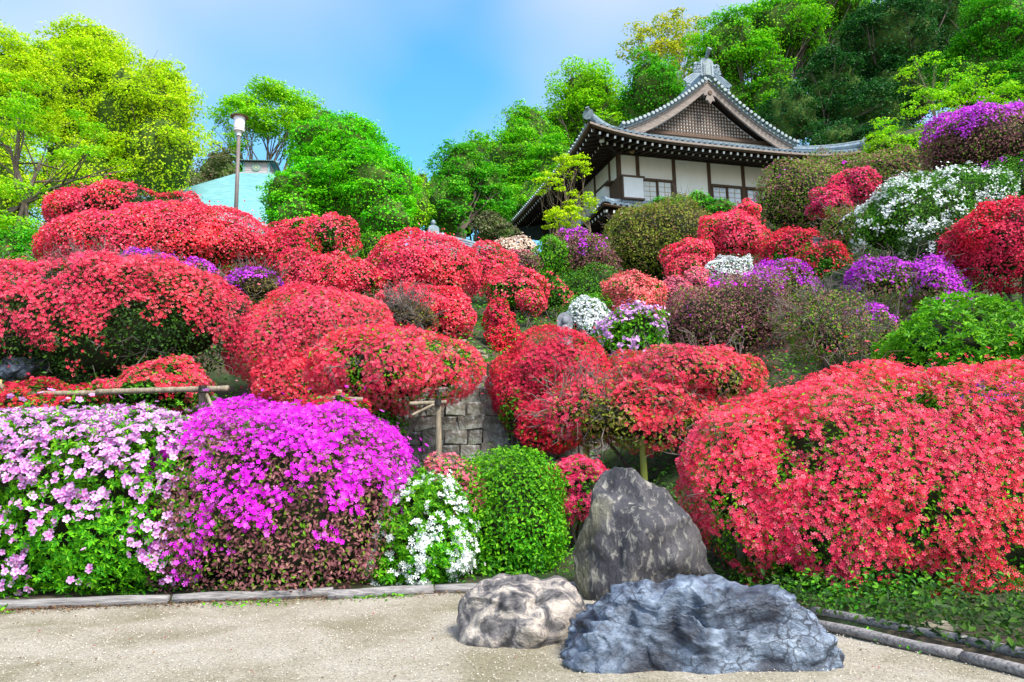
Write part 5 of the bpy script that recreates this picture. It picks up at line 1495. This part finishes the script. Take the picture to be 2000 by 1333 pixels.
def build_rock(name, label, outline, d, depth, kind, lean=0.0, top_tilt=0.0, seed=1):
    """outline: silhouette in pixels seen at depth d, star shaped about its middle; depth: half thickness"""
    pts = np.array([at(x, y, d) for x, y in outline])
    c = (pts.max(0) + pts.min(0)) / 2
    dx, dz = pts[:, 0] - c[0], pts[:, 2] - c[2]
    ang = np.arctan2(dz, dx); rad = np.hypot(dx, dz)
    o_ = np.argsort(ang); ang, rad = ang[o_], rad[o_]
    ang = np.r_[ang[-1] - 2 * math.pi, ang, ang[0] + 2 * math.pi]; rad = np.r_[rad[-1], rad, rad[0]]
    V, Fc = ICOS[7 if kind == 'blue' and depth > .3 else (6 if depth > .25 else 5)]
    th_ = np.arctan2(V[:, 2], V[:, 0]); rho = np.hypot(V[:, 0], V[:, 2])
    R_ = np.interp(th_, ang, rad)
    q = rho ** .62
    P = np.stack([np.cos(th_) * R_ * q, V[:, 1] * depth * (np.abs(V[:, 1]) ** -.25).clip(1, 3), np.sin(th_) * R_ * q], 1)
    P[:, 1] += P[:, 2] * lean
    pr = np.random.default_rng(seed + 100)
    for _ in range({'blue': 12, 'tall': 9, 'round': 6}[kind]):
        nn = unit((pr.normal(size=3) * np.array([.6, .1, .5]) + np.array([0, -1.0, .15]))[None])[0]
        dp = P @ nn
        h_ = np.quantile(dp, pr.uniform(.80, .92))
        P[:, 1] += np.minimum(np.maximum(0, dp - h_) * .92 / max(.5, -nn[1]), (.10 if kind != "tall" else .35) * depth)      # flat faces cut into the front, outline kept
    n_ = unit(P)
    if kind == 'blue':
        w = P + .06 * np.stack([fbm(P * 5, seed), fbm(P * 5, seed + 5), fbm(P * 5, seed + 9)], 1)
        f1, f2 = worley(w * np.array([13, 13, 15]), seed)
        g1, g2 = worley(w * np.array([3.4, 3.4, 5.5]) + 5, seed + 3)
        h1, h2 = worley(w * np.array([6, 6, 11]) + 9, seed + 6)
        rid = 1 - np.abs(fbm(w * np.array([4.2, 4.2, 7.0]), seed + 2, 4, .6))
        low = np.clip(.75 - P[:, 2] / P[:, 2].max() * 1.3 + P[:, 0] * .35, 0, 1)
        saw = np.mod((w[:, 2] + w[:, 0] * .16 - w[:, 1] * .10 + .03 * fbm(P * 3, seed + 12, 3)) / .062, 1.0)
        saw2 = np.mod((w[:, 2] * .6 - w[:, 0] * .5 + .05 * fbm(P * 4, seed + 14, 3)) / .11, 1.0)
        disp = .030 * (saw - .5) * (1 - low) + .028 * (saw2 - .5) * low + .03 * fbm(P * 2.6, seed, 3) + .085 * np.minimum(g2 - g1, .5) + .035 * np.minimum(h2 - h1, .4) * (1 - .5 * low) + .030 * low * (.6 - f1) + .012 * np.minimum(f2 - f1, .2) * low + .03 * (rid - .75) + .003 * fbm(P * 40, seed + 7, 2) - .015
    elif kind == 'tall':
        w = P * np.array([3.2, 3.2, 1.3])
        g1, g2 = worley(w + .25 * fbm(P * 4, seed)[:, None], seed)
        q1, q2 = worley(P * np.array([2.1, 2.1, 1.1]) + 3.3, seed + 8)
        disp = .03 * fbm(P * np.array([3.0, 3.0, 1.6]), seed, 5, .6) + .05 * np.minimum(g2 - g1, .4) + .04 * np.minimum(q2 - q1, .5) - .02 + .016 * fbm(P * np.array([14, 14, 6]), seed + 4, 4, .6)
    else:
        g1, g2 = worley(P * 3.4 + .3 * fbm(P * 4, seed)[:, None], seed)
        disp = .045 * fbm(P * 3.5, seed, 5, .55) + .04 * np.minimum(g2 - g1, .4) - .015 + .007 * fbm(P * 18, seed + 4, 3)
    P = P + n_ * disp[:, None]
    base = np.array([c[0], c[1], 0.0])
    P = P + np.array([0, 0, c[2]])
    return link(name, mesh_np(name, P, Fc, rock_mat(kind), True), None, tuple(base), label, 'rock')
build_rock('upright_rock', 'tall pointed dark rock standing upright behind the two boulders',
           [(1119,1085),(1130,1062),(1157,1012),(1160,975),(1178,930),(1205,913),(1240,918),(1262,940),(1320,982),(1350,1006),(1378,1060),(1398,1105),(1417,1150),(1405,1195),(1300,1230),(1190,1205),(1150,1170),(1126,1120)], 5.0, .30, 'tall', lean=.12, seed=3)
build_rock('round_boulder', 'low rounded mottled cream and grey boulder on the gravel',
           [(880,1245),(893,1195),(915,1160),(955,1138),(1010,1130),(1060,1134),(1105,1138),(1135,1170),(1156,1200),(1140,1255),(1090,1290),(1000,1310),(910,1290)], 4.1, .36, 'round', seed=8)
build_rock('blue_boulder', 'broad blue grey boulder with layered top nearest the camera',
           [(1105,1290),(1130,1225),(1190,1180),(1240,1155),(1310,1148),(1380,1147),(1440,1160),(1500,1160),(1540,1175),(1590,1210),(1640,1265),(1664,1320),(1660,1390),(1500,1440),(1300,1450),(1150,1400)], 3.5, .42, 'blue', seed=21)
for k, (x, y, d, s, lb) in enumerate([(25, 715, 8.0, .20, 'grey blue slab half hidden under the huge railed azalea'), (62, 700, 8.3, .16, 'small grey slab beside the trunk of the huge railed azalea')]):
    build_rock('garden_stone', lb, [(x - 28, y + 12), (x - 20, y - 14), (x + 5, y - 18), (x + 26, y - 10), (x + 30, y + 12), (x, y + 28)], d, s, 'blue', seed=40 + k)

# ------------------------------------------------------------------ log edging
M_LOGEND = plain('log_end', (.16, .14, .12), (.3, .27, .23), 12, .85, .2)
def edging(label, A, B, r, z=None):
    A, B = np.array(A, float), np.array(B, float)
    ln = np.linalg.norm(B - A)
    n = max(6, int(ln / .08))
    t = np.linspace(0, 1, n)
    P = A + (B - A) * t[:, None]
    P[:, 2] += .003 * np.sin(t * 9 + A[0] * 3)
    P[:, 1] += .004 * np.sin(t * 6 + A[0] * 5)
    rr = r * (1 + .02 * np.sin(t * 23 + A[1] * 9) + .012 * rng.normal(size=n))
    V, Fq = tube(P - A, rr, 14)
    mb = MB(); mb.add(V, Fq)
    mb.f.append(tuple(reversed(range(14)))); mb.f.append(tuple(len(V) - 14 + i for i in range(14)))
    o = mb.build('edging_log', M_LOG, None, True, loc=tuple(A), label=label, cat='log', group='timber edging of the planting bed')
    return o
def gp(x, y, r):
    p = gnd(x, y); p[2] = r * .55
    return p
edging('weathered edging log under the pale pink hedge', gp(-160, 1196, .05), gp(330, 1180, .05), .034)
edging('weathered edging log below the magenta dome', gp(338, 1179, .05), gp(650, 1166, .05), .034)
edging('pale edging log below the white star flowered azalea', gp(640, 1172, .05), gp(846, 1160, .05), .036)
edging('edging log leading behind the round boulder', gp(850, 1159, .05), gp(1195, 1152, .05), .034)
edging('upper log of the double edging beside the blue boulder', gp(1590, 1208, .04) + np.array([0, 0, .02]), gp(1890, 1272, .04) + np.array([0, 0, .02]), .024)
edging('lower log of the double edging beside the blue boulder', gp(1590, 1226, .04), gp(1880, 1292, .04), .025)
edging('upper log of the double edging at the picture corner', gp(1893, 1273, .04) + np.array([0, 0, .02]), gp(2300, 1370, .04) + np.array([0, 0, .02]), .024)
edging('lower log of the double edging at the picture corner', gp(1883, 1293, .04), gp(2300, 1400, .04), .025)

# ------------------------------------------------------------------ wooden and bamboo props
def pole(root, name, A, B, r, mat, base, nodes=0):
    A, B = np.array(A, float) - base, np.array(B, float) - base
    ln = np.linalg.norm(B - A)
    t = np.linspace(0, 1, 12 if not nodes else nodes * 4 + 1)
    rr = np.full(len(t), r)
    if nodes:
        rr[::4] *= 1.12
    else:
        rr *= 1 + .05 * np.sin(t * 11 + ln * 3)
    return MB().tube(A + (B - A) * t[:, None], rr, 10).build(name, mat, root, True)
M_CORD = plain('black_cord', (.015, .013, .012), (.03, .028, .025), 20, .8)
def lash(root, p, base, r):
    MB().tube([np.array(p) - base + np.array([0, 0, -.03]), np.array(p) - base + np.array([0, 0, .03])], [r * 1.5, r * 1.5], 8).build('cord_lashing', M_CORD, root)
def ground_under(x, y):
    return gz(x, y) - .12
def prop(label, posts, rails, braces=(), mat=M_POLE):
    """posts: (px, py_top, d, r); rails and braces: (px0,py0,d0,px1,py1,d1,r)"""
    p0 = at(posts[0][0], posts[0][1], posts[0][2])
    base = np.array([p0[0], p0[1], gz(p0[0], p0[1])])
    root = thing('azalea_prop', base, label, 'support', 'wooden props holding up the old azaleas')
    for px, py, d, r in posts:
        a = at(px, py, d)
        pole(root, 'post', a, (a[0], a[1], ground_under(a[0], a[1])), r, mat, base)
    for x0, y0, d0, x1, y1, d1, r in rails:
        pole(root, 'rail', at(x0, y0, d0), at(x1, y1, d1), r, M_POLE, base, 7)
        for px, py, d, r2 in posts:
            if min(x0, x1) <= px <= max(x0, x1):
                t = (px - x0) / (x1 - x0)
                lash(root, at(px, y0 + (y1 - y0) * t, d0 + (d1 - d0) * t - r2), base, r)
    for x0, y0, d0, x1, y1, d1, r in braces:
        pole(root, 'brace', at(x0, y0, d0), at(x1, y1, d1), r, M_POLE, base)
    return root
prop('long weathered rail on two posts under the huge red azalea', [(36, 772, 6.75, .032), (396, 757, 6.7, .032)], [(-60, 771, 6.7, 200, 768, 6.7, .024), (190, 766, 6.68, 446, 759, 6.62, .026)], [(399, 762, 6.65, 420, 806, 6.55, .017)])
prop('yellow bamboo stick leaning on the long rail', [(0, 742, 6.6, .018)], [], [(-14, 738, 6.6, 28, 780, 6.6, .02)], M_BAMBOOY)
prop('wooden cross prop under the edge of the red dome', [(662, 762, 6.9, .028)], [(624, 778, 6.88, 708, 781, 6.85, .022)])
prop('tall thin post with short rail in front of the stone wall', [(856, 786, 7.1, .030)], [(800, 789, 7.05, 872, 786, 7.1, .02)], [(804, 812, 7.0, 848, 790, 7.05, .014)])
prop('green bamboo post under the coral red azalea', [(1145, 848, 7.0, .026)], [], (), M_BAMBOO)
prop('stout green brown post behind the tall rock', [(1254, 852, 6.6, .030)], [(1236, 856, 6.6, 1330, 828, 6.7, .02)], (), M_BAMBOO)
prop('grey post under the large red hedge', [(1442, 1010, 5.3, .030)], [])
for k, (px, py, d, w_, h_, lb) in enumerate([(752, 850, 7.6, 42, 75, 'leafy green shrub climbing the near end of the stone wall'), (1005, 800, 8.0, 26, 45, 'small green plant hanging on the stone wall joint')]):
    BX = [(px - w_, px + w_, py - h_, py + h_, 0)]
    build_bush(200 + k, lb, BX, d, 'crimson', 'deep', dict(cov=-.12 if k == 0 else -.45, fq=3, drop=.1, kd=.35, hole=.1))
prop('low log rail on the bank above the stone wall', [(907, 664, 10.3, .035)], [(868, 684, 10.3, 948, 690, 10.4, .04), (880, 696, 10.2, 952, 700, 10.3, .045)])
for k, (y, lb) in enumerate([(468, 'top grey log step beside the crimson azalea'), (475, 'middle grey log step beside the crimson azalea'), (483, 'bottom grey log step beside the crimson azalea')]):
    A, B = at(1590, y, 14.9 - .2 * k), at(1626, y + 2, 15.1 - .2 * k)
    MB().tube([np.zeros(3), B - A], [.05, .05], 10).build('log_step', M_LOG, None, True, loc=tuple(A), label=lb, cat='step', group='log steps on the upper bank')

# ------------------------------------------------------------------ small stone figure
def build_figure():
    p = at(1104, 660, 11.2)
    base = np.array([p[0], p[1], gz(p[0], p[1]) - .03])
    h = at(1104, 610, 11.2)[2] - base[2]
    root = thing('stone_figure', base, 'small grey stone figure carved on an arched slab beside the white azalea', 'statue')
    mt = plain('carved_stone', (.10, .11, .13), (.30, .32, .36), 16, .85, .5)
    an = np.linspace(0, math.pi, 11)
    pl = [(-.11, 0), (.11, 0)] + [(.12 * math.cos(a), h - .14 + .14 * math.sin(a)) for a in an]
    MB().prism(pl, .0, .08).build('slab', mt, root)
    MB().tube([(0, -.02, 0), (0, -.025, h * .2), (0, -.02, h * .45), (0, -.015, h * .62), (0, -.01, h * .70)], [.085, .075, .08, .06, .025], 12).build('figure_body', mt, root, True)
    MB().tube([(0, -.02, h * .68), (0, -.025, h * .73), (0, -.025, h * .80), (0, -.02, h * .86), (0, -.01, h * .88)], [.02, .042, .05, .035, .005], 12).build('figure_head', mt, root, True)
    for s in (-1, 1):
        MB().tube([(s * .07, -.03, h * .6), (s * .085, -.06, h * .45), (s * .02, -.10, h * .42)], [.025, .024, .018], 8).build('figure_arm', mt, root, True)
    MB().box((0, .02, .0), (.15, .12, .04)).build('plinth', mt, root)
build_figure()

# ------------------------------------------------------------------ ferns, ground cover, litter
def fern_template():
    v, f = [], []
    for k in range(9):
        a = k * 2 * math.pi / 9 + .2 * math.sin(k * 3.3)
        c, s_ = math.cos(a), math.sin(a)
        ln = .8 + .3 * math.sin(k * 2.1)
        for q in range(11):
            t = (q + 1) / 12
            y = ln * t * .95; z = ln * (.75 * t - .62 * t * t) * 1.1
            w = .20 * (1 - t) ** .7 * (1 if q > 0 else .7)
            for sg in (-1, 1):
                b = len(v)
                for x_, y_, z_ in ((0, y - .03, z), (sg * w, y + .05, z - .03), (sg * w * .5, y + .04, z + .0)):
                    v.append((x_ * c - y_ * s_, x_ * s_ + y_ * c, z_))
                f.append((b, b + 1, b + 2))
    return np.array(v), np.array(f)
FERN = fern_template()
for k, (px, py, d, s, lb) in enumerate([(905, 590, 11.4, .36, 'feathery fern on the bank above the log rail'), (1690, 1235, 4.15, .09, 'small bright fern beside the double log edging, next to the boulder'),
        (1615, 1205, 4.4, .08, 'little fern peeping over the blue boulder'), (1745, 1250, 4.0, .08, 'small fern halfway along the double log edging'), (240, 1172, 5.3, .10, 'little fern under the pale pink hedge'), (940, 720, 10.0, .30, 'leafy fern clump under the log rail'), (960, 650, 11.3, .3, 'dark fern clump beside the narrow crimson azalea')]):
    p = at(px, py, d); z = max(gz(p[0], p[1]), 0.0)
    me = scatter('fern', FERN[0], FERN[1], np.array([[0, 0, 0.0]]), np.array([[0, -.15, 1.0]]), np.array([s]), LEAF['bright' if k in (1, 2, 3, 0) else 'deep'])
    link('fern', me, None, (p[0], p[1], z), lb, 'fern', 'ferns on the bank')

def ground_cover():
    N = 70000
    # more on the near slope, thinning with distance
    y = 4.2 + 20 * rng.random(N) ** 1.5
    x = (rng.random(N) - .5) * 2 * (.78 * y + .6)
    ok = y > edge_y(x) + .10
    x, y = x[ok], y[ok]
    z = ground_z(x, y)
    P = np.stack([x, y, z], 1)
    cl = fbm(P * 1.4, 77, 3)
    ok = cl > -.6
    P = P[ok]
    hgt = rng.random(len(P)) ** 2
    P[:, 2] += .02 + .16 * hgt
    Nn = unit(np.stack([rng.normal(size=len(P)) * .5, rng.normal(size=len(P)) * .5 - .3, np.ones(len(P))], 1))
    L = np.maximum(.035, P[:, 1] * .0056) * rng.uniform(.6, 1.4, len(P))
    link('ground_cover', scatter('ground_cover', *LEAF_T, P, Nn, L, LEAF['deep']), kind='stuff', label='green weeds and low leaves covering the garden bank')
    n2 = 9000
    x2 = rng.uniform(.6, 4.2, n2); y2 = edge_y(x2) + .06 + rng.random(n2) ** 1.3 * 2.2
    P = np.stack([x2, y2, ground_z(x2, y2) + .02 + .14 * rng.random(n2) ** 2], 1)
    Nn = unit(np.stack([rng.normal(size=n2) * .6, rng.normal(size=n2) * .6 - .3, np.ones(n2)], 1))
    link('undergrowth', scatter('undergrowth', *LEAF_T, P, Nn, rng.uniform(.022, .06, n2), LEAF['dark']), kind='stuff', label='dark leafy undergrowth below the large red hedge')  # shade under the hedge put into the dark leaf colour
    # leaf litter along the edging
    n = 2600
    x = rng.uniform(-3.8, 2.6, n)
    y = edge_y(x) - np.abs(rng.normal(size=n)) * .09 - .05
    P = np.stack([x, y, np.full(n, .012)], 1)
    Nn = unit(np.stack([rng.normal(size=n) * .4, rng.normal(size=n) * .4, np.ones(n)], 1))
    lm = petal_mat('leaf_litter', [(0, (.05, .025, .012)), (.5, (.14, .06, .025)), (.8, (.22, .12, .05)), (1, (.10, .14, .03))], .1)
    link('leaf_litter', scatter('leaf_litter', *LEAF_T, P, Nn, rng.uniform(.012, .028, n), lm), kind='stuff', label='brown fallen leaves and needles along the log edging')
    n = 420
    y = 3.0 + 2.4 * rng.random(n); x = (rng.random(n) - .5) * 2 * .72 * y
    ok = y < edge_y(x) - .1
    P = np.stack([x, y, np.full(n, .010)], 1)[ok]
    Nn = unit(np.stack([rng.normal(size=len(P)) * .3, rng.normal(size=len(P)) * .3, np.ones(len(P))], 1))
    link('fallen_petals', scatter('fallen_petals', *LEAF_W, P, Nn, rng.uniform(.008, .018, len(P)), petal_mat('litter_bits', [(0, (.16, .09, .04)), (.6, (.10, .07, .04)), (.8, (.35, .05, .06)), (1, (.12, .14, .04))], .1)), kind='stuff', label='scattered dry leaf bits and petals on the gravel')
    # moss and weeds on the gravel margin
    n = 3000
    x = rng.uniform(-3.8, 2.5, n)
    y = edge_y(x) - np.abs(rng.normal(size=n)) * .10 - .05
    cl = fbm(np.stack([x * 2.2, y * 2.2, 0 * x], 1), 91, 2)
    ok = cl > .15
    P = np.stack([x, y, np.full(n, .014)], 1)[ok]
    Nn = unit(np.stack([rng.normal(size=len(P)) * .6, rng.normal(size=len(P)) * .6, np.ones(len(P))], 1))
    link('weeds', scatter('weeds', *LEAF_T, P, Nn, rng.uniform(.015, .04, len(P)), LEAF['bright']), kind='stuff', label='small green weeds growing along the gravel margin')
    # loose gravel
    n = 16000
    y = 2.6 + 3.0 * rng.random(n)
    x = (rng.random(n) - .5) * 2 * (.75 * y)
    ok = y < edge_y(x) - .06
    P = np.stack([x, y, np.full(n, .004)], 1)[ok]
    tv = np.array([(1, 0, 0), (-.5, .87, 0), (-.5, -.87, 0), (.1, 0, .7)]); tf = np.array([(0, 1, 3), (1, 2, 3), (2, 0, 3)])
    gm = petal_mat('gravel_grain', [(0, (.10, .10, .11)), (.12, (.30, .26, .2)), (.6, (.5, .45, .36)), (1, (.62, .58, .5))], 0.0, None, .9)
    Nn = unit(np.stack([rng.normal(size=len(P)) * .3, rng.normal(size=len(P)) * .3, np.ones(len(P))], 1))
    link('gravel', scatter('gravel', tv, tf, P, Nn, rng.uniform(.002, .0055, len(P)), gm), kind='stuff', label='loose pale gravel on the court')
ground_cover()
